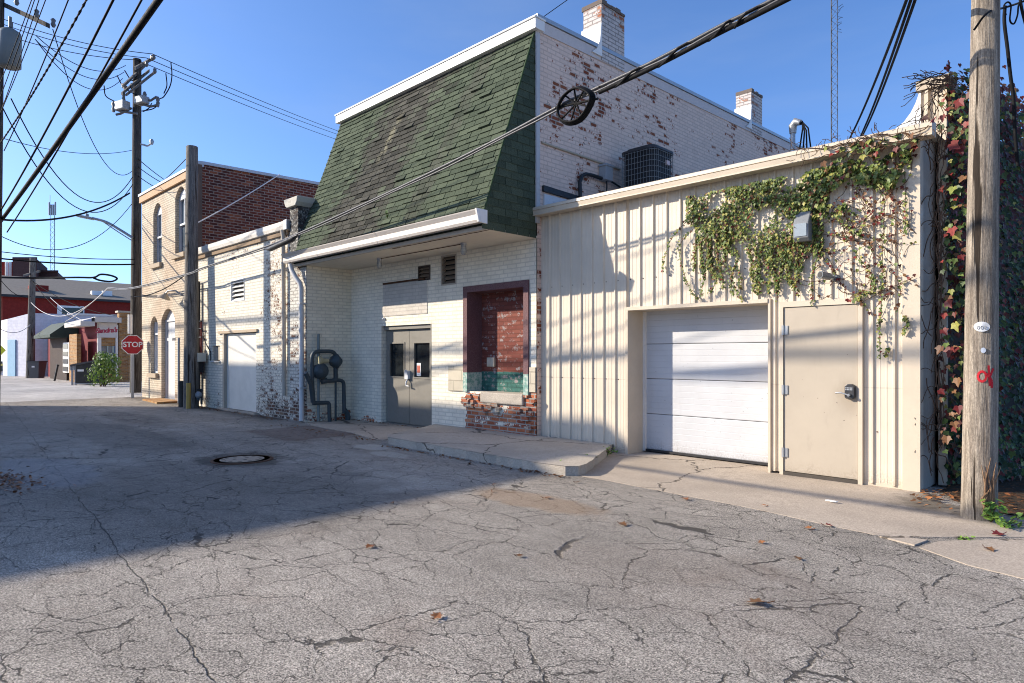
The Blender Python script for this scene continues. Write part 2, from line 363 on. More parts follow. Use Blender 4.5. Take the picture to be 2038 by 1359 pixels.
DARKBR = brick_mat('dark_brown_far_brick', None, grime=.4, reds=((.07,.03,.03), (.05,.022,.022), (.09,.04,.035)), mortar=(.07,.05,.05))

# ================================================================= SETTING: ground, road, concrete
def asphalt(name, c, crack=1., patches=True):
    m = M(name, .9, .25)
    flat = m.comb(m.x, m.y, 0.)
    chip = m.vor(150, 'F1', flat, 'Color'); sp = m.n('ShaderNodeSeparateColor'); m.l(chip, sp.inputs[0]); ch = sp.outputs[0]
    fine = m.noise(95, 4, .75, flat); mid = m.noise(2.2, 6, .65, flat); big = m.noise(.35, 4, .55, flat)
    col = m.scalec(c, m.sm(big, .25, .75, .80, 1.14)); col = m.scalec(col, m.sm(mid, .2, .8, .84, 1.10))
    col = m.scalec(col, m.mixf(ch, .34, 1.68)); col = m.scalec(col, m.sm(fine, .28, .72, .42, 1.52))
    col = m.mix(m.mul(m.sm(m.noise(.8, 4, .6, flat, .4), .55, .72), .35), col, m.scalec((.22,.165,.125), m.mixf(ch, .6, 1.4)))
    col = m.scalec(col, m.sm(m.noise(5.5, 3, .6, flat), .66, .76, 1., .66)); col = m.scalec(col, m.sm(m.noise(.9, 5, .7, m.vscale(flat, (.35, 1.6, 1))), .3, .7, .86, 1.1))
    h = m.add(m.mul(ch, .5), m.mul(fine, .6))
    if crack:
        wob = m.noise(2.6, 4, .65, flat, 0., True); v = m.vadd(flat, m.vscale(wob, (.30, .30, 0)))
        v = m.vadd(v, m.vscale(m.noise(16, 4, .65, flat, 0., True), (.05, .05, 0)))
        zone = m.noise(.6, 3, .5, m.vadd(flat, (7.3, 2.1, 0)))
        brk = m.noise(1.4, 3, .5, m.vadd(flat, (1.7, 9.1, 0)))
        va = m.vscale(v, (.8, 1.25, 1)); e1 = m.vor(1.25, 'DISTANCE_TO_EDGE', va); e2 = m.vor(2.9, 'DISTANCE_TO_EDGE', m.vadd(m.vscale(v, (.75, 1.2, 1)), (3.3, 1.2, 0)))
        w1 = m.sm(brk, .26, .56, 0., .0044); c1 = m.sm(m.sub(e1, w1), -.002, .003, 1., 0.)
        w2 = m.mul(m.sm(zone, .28, .52, 0., .0084), m.sm(m.noise(3.1, 3, .5, flat), .28, .46)); c2 = m.sm(m.sub(e2, w2), -.002, .004, 1., 0.)
        # the paving joint that runs along the alley, and cracks running with it
        joint = m.math('ABSOLUTE', m.add(m.add(m.y, m.mul(m.x, JOINT[0])), m.add(JOINT[1], m.mul(m.sub(m.noise(1.6, 5, .65, flat), .5), .14))))
        c3 = m.mul(m.sm(joint, .001, .007, 1., 0.), m.sm(m.noise(3, 2, .5, flat), .36, .46))
        cr = m.math('MAXIMUM', m.math('MAXIMUM', m.mul(c1, m.sm(w1, .001, .004)), m.mul(c2, m.sm(w2, .002, .008))), c3)
        col = m.mix(m.mul(cr, crack*.84), col, (.04,.036,.031)); h = m.sub(h, m.mul(cr, 1.5))
    if patches:
        ed = m.noise(2.4, 5, .65, flat)
        def bl(x, y, rx, ry, s0=.75, s1=1.15):
            d = m.math('SQRT', m.add(m.math('POWER', m.math('DIVIDE', m.sub(m.x, x), rx), 2), m.math('POWER', m.math('DIVIDE', m.sub(m.y, y), ry), 2)))
            return m.sm(m.add(d, m.mul(m.sub(ed, .5), 1.1)), s1, s0)
        def darken(col, f, k): return m.mix(f, col, m.scalec(col, k))
        col = darken(col, bl(-9.36, 3.9, .75, .62), .42)                      # tar round the manhole
        col = darken(col, m.mul(bl(-7.6, 2.6, 2.6, 2.1), .7), .62)           # newer dark asphalt
        col = darken(col, m.mul(bl(-13.8, 3.5, 3.2, .7), .7), .58)
        col = darken(col, m.mul(bl(-17.2, 4.6, 2.6, .5), .6), .55)
        col = m.mix(m.mul(bl(-10.2, 1.7, 1.5, .55), .35), col, (.30,.31,.33))
        col = m.mix(m.mul(bl(-16.5, 2.8, 4., 1.1), .35), col, (.25,.235,.205))
        col = m.mix(m.mul(bl(-9.1, 5.9, .42, .25), .8), col, (.45,.42,.36)); col = m.mix(m.mul(bl(-8.2, 5.65, .45, .2), .7), col, (.45,.42,.36))
        col = m.mix(m.mul(bl(-2.2, 3.9, 1.2, .7), .14), col, (.22,.165,.13)); col = m.mix(m.mul(bl(-4.6, 4.9, .9, .3), .5), col, (.30,.20,.12))
        rb, mo = m.brick(.22, .075, .012, flat); ap = m.mul(m.rect(-12.75, -10.7, 5.3, 6.75, .12, m.add(m.x, m.mul(m.sub(ed, .5), .6)), m.add(m.y, m.mul(m.sub(ed, .5), .5))), .55)
        col = m.mix(ap, col, m.mix(mo, m.mix(rb, (.12,.05,.035), (.17,.085,.06)), (.1,.09,.08)))
        dirt = m.sm(m.add(m.y, m.mul(m.sub(ed, .5), .7)), 6.15, 6.9)      # grit washed against the fronts
        col = m.mix(m.mul(m.mul(dirt, m.sm(m.x, -14, -15)), .6), col, (.055,.042,.03))
    return m.out(col, None, h, .75, .012)
pa, pb = PG(270, 1140), PG(436, 1359)
k = -(pb.y - pa.y) / (pb.x - pa.x); JOINT = (k, -(pa.y + k * pa.x))
ASPH = asphalt('weathered_grey_asphalt', (.345,.307,.258))
STREET = asphalt('pale_worn_street_asphalt', (.52,.49,.45), 0, False)
def concrete(name, c):
    m = M(name, .9, .25); flat = m.comb(m.x, m.y, m.z)
    n = m.noise(1.1, 6, .6); f = m.noise(60, 4, .7); g = m.noise(9, 5, .65); sp = m.vor(120, 'F1', flat, 'Color'); q = m.n('ShaderNodeSeparateColor'); m.l(sp, q.inputs[0])
    col = m.scalec(c, m.sm(n, .25, .75, .80, 1.12)); col = m.scalec(col, m.sm(f, .25, .75, .78, 1.16)); col = m.scalec(col, m.mixf(q.outputs[0], .86, 1.14))
    col = m.mix(m.mul(m.sm(m.add(m.mul(n, .5), m.mul(g, .5)), .53, .68), .55), col, m.scalec(col, .55))
    col = m.mix(m.mul(m.rect(-1.7, -.9, 7.45, 8.4, .25, m.add(m.x, m.mul(g, .5)), m.add(m.y, m.mul(g, .5))), .75), col, (.06,.05,.035))
    wob = m.noise(3, 4, .6, flat, 0., True); e = m.vor(.42, 'DISTANCE_TO_EDGE', m.vadd(flat, m.vscale(wob, (.45,.45,0)))); cr = m.sm(e, .003, .008, 1., 0.)
    col = m.mix(m.mul(cr, .8), col, (.05,.04,.03))
    return m.out(col, None, m.sub(m.add(m.mul(f, .6), m.mul(g, .4)), cr), .5, .008)
CONC = concrete('tan_weathered_concrete', (.43,.36,.285)); CONC_L = concrete('pale_concrete', (.43,.38,.315))
def soil():
    m = M('dark_leafy_soil', .95, .1); n = m.noise(14, 6, .7); v = m.vor(22, 'F1', None, 'Color'); q = m.n('ShaderNodeSeparateColor'); m.l(v, q.inputs[0])
    c = m.mix(n, (.02,.016,.012), (.085,.06,.038)); c = m.mix(m.mul(m.sm(q.outputs[0], .75, .8), .6), c, (.16,.07,.03)); return m.out(c, None, n, .8, .03)
SOIL = soil()
def plain_ground():
    m = M('far_ground_gravel', .95, .1); n = m.noise(.2, 6, .6); return m.out(m.mix(n, (.33,.31,.28), (.46,.43,.38)))
b = MB(); b.face([(-900,-900,-.03),(900,-900,-.03),(900,900,-.03),(-900,900,-.03)]); struct('ground', b, plain_ground(), 'grey gravelly ground reaching to the horizon')
b = MB(); b.face([(-25.8,-3.9,0),(30,-3.9,0),(30,8.6,0),(-25.8,8.6,0)]); struct('road', b, ASPH, 'cracked grey asphalt alley running past the buildings')
b = MB(); b.face([(-75,-60,0),(-25.8,-60,0),(-25.8,80,0),(-75,80,0)]); struct('street', b, STREET, 'pale sunlit street crossing the far end of the alley')
b = MB(); b.face([(-1.3,7.6,.014),(12,7.2,.014),(12,30,.014),(-1.75,30,.014),(-1.75,8.3,.014)]); struct('soil', b, SOIL, 'dark leaf strewn soil in the shade behind the wooden pole')
def wob_poly(pts, amp, step=.35, seed=1, closed_edges=None):
    r = random.Random(seed); out = []
    for i, p in enumerate(pts):
        q = pts[(i+1) % len(pts)]; L = math.hypot(q[0]-p[0], q[1]-p[1]); n = max(1, int(L/step)) if (closed_edges is None or i in closed_edges) else 1
        for k in range(n):
            t = k/n; a = amp if 0 < k else 0
            out.append((p[0]+(q[0]-p[0])*t + r.uniform(-a,a), p[1]+(q[1]-p[1])*t + r.uniform(-a,a)))
    return out
b = MB(); b.prism(wob_poly([(-5.32,6.34),(-3.0,6.18),(-1.72,5.98),(-1.5,6.1),(-.75,6.85),(4,6.5),(12,6.3),(12,7.6),(-1.6,7.7),(-1.9,8.62),(-6.0,8.62),(-6.05,8.15)], .018, .3, 2, {0,1,2,3,4}), 'z', -.08, .0035)
struct('driveway', b, CONC, 'tan concrete driveway apron in front of the beige garage')
b = MB(); b.prism(wob_poly([(-1.36,5.82),(-1.0,5.58),(-.2,5.36),(4,5.2),(12,5.2),(12,6.22),(4,6.42),(-.76,6.79),(-1.30,6.12)], .015, .25, 5, {0,1,2,6,7}), 'z', -.08, .005)
b.prism([(-1.67,5.93),(-1.4,5.85),(-1.36,6.08),(-1.5,6.05)], 'z', -.08, .012)
struct('pavement', b, CONC, 'broken tan concrete slab with a dark open joint')
b = MB(); b.prism([(-13.35,8.15),(-13.3,6.92),(-12.6,6.76),(-11,6.68),(-9.75,6.4),(-9.3,6.75),(-9.9,8.15)], 'z', -.05, .010)
struct('path', b, CONC, 'dark stained concrete apron in front of the double door')
b = MB(); b.prism(wob_poly([(-9.42,6.42),(-9.2,6.27),(-7.5,6.2),(-5.6,6.14),(-5.25,6.18),(-5.14,6.3),(-5.18,6.5),(-6.02,8.2),(-10.25,8.1),(-10.0,7.7)], .016, .12, 9, {1,2,5,6}), 'z', -.05, .125)
o = struct('slab', b, CONC_L, 'raised concrete step slab below the walled up dock opening'); 
bv = o.modifiers.new('bevel', 'BEVEL'); bv.width = .009; bv.segments = 2; bv.limit_method = 'ANGLE'

# ================================================================= GREEN MANSARD BUILDING
YB = 8.10
mans = thing('mansard_building', 'white painted brick building with steep green shingled mansard roof and brick chimneys', 'building', (-10.5, YB, 0))
louv_s, louv_b = (-10.80, -10.40, 2.99, 3.29), (-10.06, -9.60, 2.84, 3.42)
b = MB(); wall_y(b, -13.36, -7.52, 0, 3.62, YB, [(-12.13,-10.36,0,2.11), (-9.36,-7.69,.81,2.76), louv_s, louv_b], .34)
b.face([(-13.36,YB,3.62),(-7.52,YB,3.62),(-7.52,YB,7.0),(-13.36,YB,7.0)])
b.build('front_wall', RECESS, mans)
b = MB(); b.face([(-13.36,6.99,0),(-13.36,8.1,0),(-13.36,8.1,3.5),(-13.36,6.99,3.5)]); b.build('return_wall', RETURN_W, mans)
zt = lambda y: 7.14 + (y - 8.1) * .026
b = MB(); b.face([(-7.5,8.1,0),(-7.5,24,0),(-7.5,24,zt(24)),(-7.5,8.1,zt(8.1))]); b.face([(-7.5,24,0),(-14,24,0),(-14,24,zt(24)),(-7.5,24,zt(24))]); b.face([(-13.75,24,0),(-13.75,8.1,0),(-13.75,8.1,7.0),(-13.75,24,zt(24))])
b.face([(-7.72,8.1,zt(8.1)),(-7.72,24,zt(24)),(-7.72,24,6.3),(-7.72,8.1,6.3)])
b.build('side_wall', SIDE_W, mans)
b = MB(); b.face([(-13.7,8.1,6.8),(-7.6,8.1,6.8),(-7.6,24,7.0),(-13.7,24,7.0)]); b.build('flat_roof', DARK, mans)
b = MB(); b.prism([(8.06,zt(8.06)),(24,zt(24)),(24,zt(24)+.07),(8.06,zt(8.06)+.07)], 'x', -7.76, -7.455); b.build('coping', STEEL, mans)
PALE = painted('pale_band_paint', (.56,.50,.47), .7, .2, .3)
b = MB(); b.prism([(8.16,zt(8.1)-.20),(24,zt(24)-.20),(24,zt(24)-.006),(8.16,zt(8.1)-.006)], 'x', -7.5, -7.482); b.build('parapet_band', PALE, mans)
b = MB(); b.box((-7.5,8.04,3.7),(-7.462,8.13,7.02)); b.build('corner_trim', painted('dirty_white_trim', (.45,.44,.43), .5, .4, .4), mans)
# mansard roof with separate shingles
def shingle_mat():
    m = M('green_asphalt_shingle', .95, .12); at = m.n('ShaderNodeAttribute', attribute_name='tint'); t = at.outputs['Fac']
    f = m.noise(70, 3, .7); mid = m.noise(6, 6, .7); u = m.comb(m.x, m.mul(m.z, .55), 0.)
    c = m.mix(t, (.046,.060,.040), (.090,.109,.072)); c = m.scalec(c, m.sm(f, .25, .75, .65, 1.35))
    ctr = m.add(m.x, m.mul(m.sub(m.z, 5.2), -.30)); n = m.noise(1.3, 5, .65, u)
    st = m.mul(m.sm(m.math('ABSOLUTE', m.add(ctr, 11.2)), 1.75, .3), 1.)
    st = m.sm(m.add(m.mul(st, .36), m.add(m.add(m.mul(n, .55), m.mul(mid, .45)), m.mul(m.sub(t, .5), -.22))), .62, .80)
    st2 = m.sm(m.add(m.mul(m.sm(m.math('ABSOLUTE', m.add(ctr, 9.1)), .5, .05), .25), m.add(m.mul(n, .5), m.mul(mid, .5))), .60, .74)
    st = m.mul(m.math('MAXIMUM', st, m.mul(st2, .55)), m.sm(m.x, -7.52, -7.56))
    c = m.mix(m.mul(st, .80), c, m.scalec(m.mix(t, (.026,.023,.021), (.085,.076,.068)), m.sm(f, .25, .75, .6, 1.4)))
    sc = m.mul(m.mul(m.sm(m.math('ABSOLUTE', m.add(m.add(ctr, 11.35), m.mul(m.sub(mid, .5), .5))), .15, .03), m.band(m.z, 5.45, 6.35, .2)), m.sm(mid, .44, .54))
    c = m.mix(sc, c, (.17,.16,.11))
    return m.out(c, None, f, .4, .006)
SHING = shingle_mat()
Y0, Z0, Y1, Z1 = 6.84, 3.60, 8.06, 6.93
sd = Vector((0, Y1-Y0, Z1-Z0)); SL = sd.length; sd.normalize(); sn = Vector((0, -sd.z, sd.y))
b = MB(); NR = 31; rh = SL / NR
xa, xb = -13.72, -7.50
for r_ in range(NR):
    x = xa - (.15 if r_ % 2 else 0) - rnd.uniform(0, .04)
    while x < xb:
        wd = .275 + rnd.uniform(-.012, .012); p, q = max(x, xa), min(x + wd - .013, xb)
        if q - p > .02:
            lift = .019 + rnd.uniform(-.004, .009) + (.02 if rnd.random() < .04 else 0); j = rnd.uniform(-.008, .008); b.t = min(1, max(0, rnd.gauss(.5, .22)))
            lo = Vector((0, Y0, Z0)) + sd * (r_*rh - .012 + j); hi = Vector((0, Y0, Z0)) + sd * ((r_+1)*rh + .02)
            P = [lo + sn*lift, hi + sn*.002, lo]
            A = lambda xx, v: (xx, v.y, v.z)
            b.face([A(p,P[0]), A(q,P[0]), A(q,P[1]), A(p,P[1])]); b.face([A(p,P[2]), A(q,P[2]), A(q,P[0]), A(p,P[0])])
            b.face([A(p,P[2]), A(p,P[0]), A(p,P[1])]); b.face([A(q,P[2]), A(q,P[1]), A(q,P[0])])
        x += wd
nr2 = 28; z0s, z1s = 3.46, 7.0
for r_ in range(nr2):                                    # the end of the mansard, facing the garage
    za, zb = z0s + (z1s-z0s)*r_/nr2, z0s + (z1s-z0s)*(r_+1)/nr2
    ye = lambda z: Y0 - .01 + max(0, z - Z0) * (Y1-Y0)/(Z1-Z0)
    y = 6.8 - (.15 if r_ % 2 else 0)
    while y < 8.05:
        p, q = y, min(y + .268, 8.06); y += .275
        L = lambda yy, z: max(yy, ye(z))
        if q <= ye(za) + .01: continue
        lift = .012 + rnd.uniform(-.002, .005); b.t = min(1, max(0, rnd.gauss(.35, .2)))
        b.face([(xb+lift, L(p,za), za-.01), (xb+lift, L(q,za), za-.01), (xb+.002, L(q,zb), zb+.01), (xb+.002, L(p,zb), zb+.01)])
        b.face([(xb, L(p,za), za-.01), (xb, L(q,za), za-.01), (xb+lift, L(q,za), za-.01), (xb+lift, L(p,za), za-.01)])
roof = b.build('mansard_roof', SHING, mans, tint=True)
b = MB(); b.prism([(Y0+.012,Z0-.1),(Y1+.012,Z1),(8.09,Z1),(8.09,3.5),(Y0+.012,3.5)], 'x', xa+.01, xb-.004); b.build('roof_core', painted('dark_roof_felt', (.02,.025,.018), .9, .1), roof)
b = MB(); b.tube([(xb-.005,Y0-.012,Z0-.05),(xb-.005,Y1-.012,Z1)], .018, 6); b.build('hip_edge', painted('dark_green_hip', (.045,.07,.035), .9, .1), roof)
b = MB(); b.box((-13.8,7.95,6.915),(-7.40,8.18,7.085)); b.box((-13.82,7.93,7.087),(-7.385,8.20,7.12)); b.build('roof_fascia', WHITE, mans, bevel=.006)
# eave: gutter, board, soffit
b = MB(); prof = [(6.86,3.69),(6.865,3.53),(6.72,3.52),(6.70,3.56),(6.705,3.64),(6.66,3.70),(6.655,3.715),(6.675,3.715),(6.72,3.65),(6.845,3.66)]
b.prism(prof, 'x', -13.9, -7.44); 
for xj in (-12.4, -10.2): b.prism([(y-.003 if y < 6.8 else y, z) for y, z in prof], 'x', xj, xj+.02)
g = b.build('gutter', GUTTER_W, mans)
b = MB(); b.prism([(6.64,3.72),(6.69,3.52),(6.87,3.51),(6.87,3.72)], 'x', -7.44, -7.405); b.build('end_cap', WHITE, g)
b = MB(); b.box((-13.7,6.875,3.44),(-7.5,6.93,3.56)); b.build('eave_board', painted('stained_eave_board', (.50,.44,.36), .8, .2, .5, (.2,.13,.08), 5.), mans)
SOFF = painted('cream_soffit_paint', (.74,.66,.53), .8, .2, .3, (.3,.22,.14), 1.2)
b = MB(); b.box((-13.7,6.93,3.45),(-7.5,8.1,3.49)); so_ = b.build('soffit', SOFF, mans)
b = MB()
for k in range(14):
    x = -10.1 + k*.185; b.box((x, 6.985+rnd.uniform(-.008,.008), 3.444),(x+.187, 7.005+rnd.uniform(0,.012), 3.4495))
b.tube([(-11.3,7.5,3.435),(-8.72,7.52,3.435)], .008, 6)
b.build('soffit_seam', RUST, so_)
# fire wall pier at the left end
b = MB(); b.box((-14.12,6.98,0),(-13.37,8.4,3.42)); b.box((-14.12,6.98,3.42),(-13.74,8.6,4.82)); pier = b.build('brick_pier', PIER, mans)
b = MB(); b.prism([(-14.13,4.82),(-14.2,4.86),(-14.26,4.95),(-14.28,5.02),(-13.62,5.02),(-13.66,4.9),(-13.73,4.82)], 'y', 6.9, 8.6); b.build('pier_cap', painted('stained_pale_stone', (.50,.48,.42), .9, .2, .75, (.05,.05,.045), 5.), pier, bevel=.015)
# downspout on the pier
b = MB(); b.tube([(-13.72,6.80,3.56),(-13.72,6.80,3.46),(-13.68,6.80,3.36),(-13.55,6.83,3.18),(-13.44,6.87,3.06),(-13.42,6.89,2.95),(-13.42,6.9,.12),(-13.40,6.88,.03)], .055, 10)
for z in (2.6, .75): b.box((-13.485,6.83,z),(-13.355,6.98,z+.03))
b.build('downspout', painted('pale_grey_downspout', (.58,.57,.55), .45, .4, .3), mans)
# chimneys
def chimney(x0, x1, y0, y1, zb, ztop, seed):
    b = MB(); b.box((x0,y0,zb),(x1,y1,ztop)); c = b.build('chimney', CHIM, mans)
    r = random.Random(seed); b = MB(); n = 5
    for k in range(n):
        y = y0 + (y1-y0)*k/n; b.box((x0-.02+r.uniform(-.02,.02), y-.01, ztop-.01),(x1+.02, y+(y1-y0)/n-.004, ztop+.03+r.uniform(0,.05)))
    b.build('chimney_cap', painted('dark_stained_mortar_%d' % seed, (.16,.13,.11), .95, .1, .6, (.03,.03,.03), 8.), c)
    b = MB(); zf = zb + .05
    b.prism([(y0-.004,zf+.62),(y0-.004,zf),(y0-.3,zf+.0),(y0-.16,zf+.10),(y0-.07,zf+.28),(y0-.03,zf+.62)], 'x', x0-.02, x1+.02); b.build('flashing', painted('white_flashing_%d' % seed, (.72,.70,.66), .5, .4, .3, (.3,.2,.12)), c)
    return c
chimney(-7.9, -7.47, 9.83, 10.56, 7.0, 8.06, 1)
chimney(-7.88, -7.47, 16.05, 16.68, 7.15, 8.17, 2)
# double door
dd = MB(); dd.box((-12.13,8.26,0),(-12.09,8.34,2.11)); dd.box((-10.40,8.10,0),(-10.36,8.34,2.11)); dd.box((-12.09,8.14,2.03),(-10.40,8.30,2.11)); dd.box((-12.12,8.12,-.01),(-10.37,8.3,.025))
door = dd.build('double_door', DOOR_G, mans)
for (x0, x1) in ((-12.085,-11.255),(-11.245,-10.405)):
    m0, m1 = (x0+.13, x1-.17) if x0 < -11.5 else (x0+.17, x1-.13)
    b = MB(); wall_y(b, x0, x1, .035, 2.025, 8.205, [(m0, m1, 1.02, 1.74)], .04); b.box((x0,8.206,.035),(x0+.004,8.245,2.025)); b.box((x1-.004,8.206,.035),(x1,8.245,2.025))
    frame_y(b, m0-.02, m1+.02, 1.0, 1.76, 8.19, 8.2045, .03)
    b.build('door_leaf', DOOR_G, door, bevel=0)
    b = MB(); b.box((m0,8.236,1.02),(m1,8.242,1.74)); b.build('door_glass', GLASS, door)
for z in (.28, 1.05, 1.78): b = MB(); b.box((-10.425,8.17,z-.06),(-10.395,8.2,z+.06)); b.build('hinge', STEEL, door)
b = MB(); b.box((-11.33,8.135,.98),(-11.215,8.205,1.16)); b.tube([(-11.27,8.15,1.12),(-11.27,8.11,1.17),(-11.23,8.11,1.17),(-11.23,8.14,1.08)], .014, 8); b.tube([(-11.26,8.17,.97),(-11.26,8.13,.93),(-11.26,8.12,.84)], .016, 8); b.tube([(-11.27,8.125,.845),(-11.15,8.12,.835)], .012, 8); b.build('handle', painted('worn_white_lockbox', (.66,.66,.66), .4, .5, .2), door, bevel=.01)
b = MB(); b.box((-11.03,8.2285,1.05),(-10.89,8.2345,1.32)); nt = b.build('notice', WHITE_S, door)
b = MB(); b.box((-11.012,8.2262,1.12),(-10.908,8.2280,1.27)); b.build('notice_print', painted('red_print', (.45,.10,.06), .6, .3, .5, (.6,.5,.45), 60.), nt)
# gray painted-over panel with its drip bar
b = MB(); b.box((-12.05,8.088,2.32),(-10.50,8.1,3.02)); b.build('patched_panel', brick_mat('grey_painted_brick_patch', (.58,.535,.47), base=-.12, grime=.08, line=.85), mans)
b = MB(); b.box((-12.02,8.06,3.005),(-10.56,8.1,3.04)); b.build('drip_bar', RUST, mans)
b = MB(); b.lathe((-12.0,8.09,2.27),(0,-1,0),[(0,.035),(.015,.035),(.03,.022),(.045,.012)],10); b.build('bell_button', WHITE_S, mans)
def louver(parent, x0, x1, z0, z1, y, n, mat, slat):
    b = MB(); frame_y(b, x0, x1, z0, z1, y-.012, y+.06, .028); f = b.build('louver_vent', mat, parent)
    b = MB(); b.box((x0+.02,y+.10,z0+.02),(x1-.02,y+.11,z1-.02)); b.build('louver_back', DARK, f)
    b = MB()
    for k in range(n):
        z = z0 + (z1-z0)*(k+.55)/n; b.prism([(y+.0,z-.035),(y+.005,z-.045),(y+.09,z+.035),(y+.085,z+.045)], 'x', x0+.03, x1-.03)
    b.build('louver_slats', slat, f); return f
LV = painted('beige_louver_paint', (.40,.35,.28), .6, .3, .3); LVD = painted('dark_brown_louver', (.07,.052,.04), .6, .3, .3); LVS = painted('rusty_tan_slats', (.20,.155,.115), .7, .2, .4)
louver(mans, *louv_s, YB, 4, LVD, LVS); louver(mans, *louv_b, YB, 6, LV, LVS)
# walled-up dock opening
b = MB(); frame_y(b, -9.37, -7.68, .80, 2.77, 8.065, 8.445, .115, False); dock = b.build('dock_frame', PURPLE, mans)
b = MB(); b.face([(-9.3,8.44,.78),(-7.75,8.44,.78),(-7.75,8.44,2.7),(-9.3,8.44,2.7)]); b.build('dock_infill', DOCK, mans)
b = MB(); b.box((-8.88,8.05,.62),(-7.80,8.44,.815)); b.build('dock_sill', CONC_L, mans, bevel=.02)
b = MB(); b.box((-9.06,8.385,1.27),(-8.87,8.44,1.44)); b.box((-9.035,8.37,1.29),(-8.96,8.385,1.42)); b.build('switch_box', painted('cream_switch_box', (.52,.46,.36), .5, .4, .3), mans, bevel=.008)
r = random.Random(4); b = MB()
for k in range(46):
    if k < 20: x, z = r.uniform(-9.36,-8.92), r.uniform(.52,.80)
    elif k < 34: x, z = r.uniform(-8.85,-7.75), r.choice((.45,.53,.595))
    else: x, z = r.uniform(-7.76,-7.56), r.uniform(.2,.8)
    q = Quaternion((r.uniform(-1,1),r.uniform(-1,1),r.uniform(-1,1)), r.uniform(0,.35)); a, c, d = r.uniform(.03,.09), r.uniform(.02,.05), r.uniform(.018,.035)
    b.obox((x, 8.095-r.uniform(0,.012), z), q @ Vector((a,0,0)), q @ Vector((0,c,0)), q @ Vector((0,0,d)))
b.build('broken_brickwork', brick_mat('broken_orange_brick', (.5,.42,.33), base=.22, reds=((.38,.12,.06),(.24,.08,.05),(.46,.22,.13)), grime=.35), mans)
SBM = (brick_mat('cream_block_patch', (.54,.48,.37), base=-.1, grime=.2, bw=.45, bh=.2))
b = MB(); b.box((-9.82,8.078,.80),(-9.375,8.1,1.28)); b.build('side_block', SBM, mans); b = MB(); b.box((-7.67,8.078,.86),(-7.53,8.1,1.28)); b.build('side_block', SBM, mans)
b = MB(); b.box((-7.5,8.25,3.85),(-7.47,10.2,4.22)); b.build('wall_base_flashing', painted('white_tar_flashing', (.60,.60,.60), .7, .3, .4, (.1,.1,.1), 5.), mans)
b = MB(); b.prism([(8.22,4.26),(10.2,4.22),(10.2,4.30),(8.22,4.36)], 'x', -7.5, -7.45); b.build('tar_strip', DARK, mans)
b = MB(); b.tube([PX(1078,283,-7.485), PX(1234,337,-7.485)], .022, 6); b.build('wall_pipe', painted('tan_stained_pipe', (.42,.35,.26), .7, .3, .4), mans)
# conduit and disconnect box on the wall above the garage
cd = thing('disconnect_box', 'small grey electrical box with black curved conduit on the pinkish brick wall', 'electrical box', tuple(PX(1207,345,-7.4)))
c0 = PX(1207,346,-7.4); b = MB(); b.box((-7.5,c0.y-.11,c0.z-.13),(-7.33,c0.y+.11,c0.z+.13)); b.prism([(c0.y-.14,c0.z+.125),(c0.y+.14,c0.z+.125),(c0.y+.11,c0.z+.17),(c0.y-.11,c0.z+.17)],'x',-7.5,-7.31); b.build('box_body', GREYBOX, cd, bevel=.008)
b = MB(); P = [PX(x,y,-7.42) for x,y in ((1155,392),(1154,362),(1158,350),(1166,346),(1180,349),(1197,355))]; b.tube(P, .035, 8); P = [PX(x,y,-7.42) for x,y in ((1207,355),(1208,372),(1206,390))]; b.tube(P, .015, 6); b.tube([PX(1212,358,-7.42),PX(1234,372,-7.42)], .02, 6); b.build('conduit', DARK, cd)
# caged soffit lamps
lampA = None
def jar_lamp(x, y, label):
    global lampA
    t = thing('soffit_lamp', label, 'lamp', (x, y, 3.45), 'caged jar lamps under the green roof eave')
    b = MB(); b.lathe((x,y,3.45),(0,0,-1),[(0,.055),(.03,.055),(.035,.045),(.075,.045)],12); b.build('lamp_base', STEEL, t)
    b = MB(); b.lathe((x,y,3.375),(0,0,-1),[(0,.04),(.07,.042),(.10,.034),(.118,.012)],12); b.build('lamp_jar', painted('cloudy_glass', (.5,.5,.46), .2, .5, .2), t)
    b = MB()
    for k in range(6):
        a = k*math.pi/3; u = Vector((math.cos(a), math.sin(a), 0)); b.tube([Vector((x,y,3.37))+u*.048, Vector((x,y,3.29))+u*.05, Vector((x,y,3.25))+u*.03, Vector((x,y,3.24))], .005, 5)
    for z in (3.345, 3.295): b.tube([(x+.05*math.cos(a), y+.05*math.sin(a), z) for a in [i*math.pi/6 for i in range(13)]], .005, 5)
    b.build('lamp_cage', STEEL, t)
jar_lamp(-11.3, 7.5, 'caged jar lamp under the eave, nearer the downspout'); jar_lamp(-8.72, 7.52, 'caged jar lamp under the eave, beside the large louver')

# ================================================================= LOW WHITE BRICK BUILDING
YW = 7.05
low = thing('low_brick_building', 'low white brick building with flaking paint, blank door and louver vent', 'building', (-17, YW, 0))
b = MB(); wall_y(b, -20.15, -14.12, 0, 4.42, YW, [(-18.12,-16.07,.02,2.06), (-18.92,-18.38,1.32,1.74), (-17.62,-16.75,2.89,3.46)], .14)
b.face([(-20.15,YW,4.42),(-14.12,YW,4.42),(-14.12,20,4.6),(-20.15,20,4.6)]); b.build('front_wall', WHITE2, low)
b = MB(); b.prism([(6.93,4.46),(6.95,4.38),(7.02,4.36),(7.049,4.36),(7.049,4.56),(6.93,4.56)], 'x', -20.15, -14.3)
b.build('gutter', painted('stained_white_gutter', (.66,.62,.55), .6, .3, .6, (.16,.12,.08), 4.), low)
b = MB(); b.box((-14.3,6.90,4.34),(-14.14,7.04,4.57)); b.build('gutter_end_box', STEEL, low, bevel=.01)
b = MB(); b.box((-20.15,7.0,4.26),(-14.3,7.049,4.355)); b.build('gutter_board', painted('rotten_brown_board', (.30,.22,.15), .9, .1, .7, (.05,.04,.03), 7.), low)
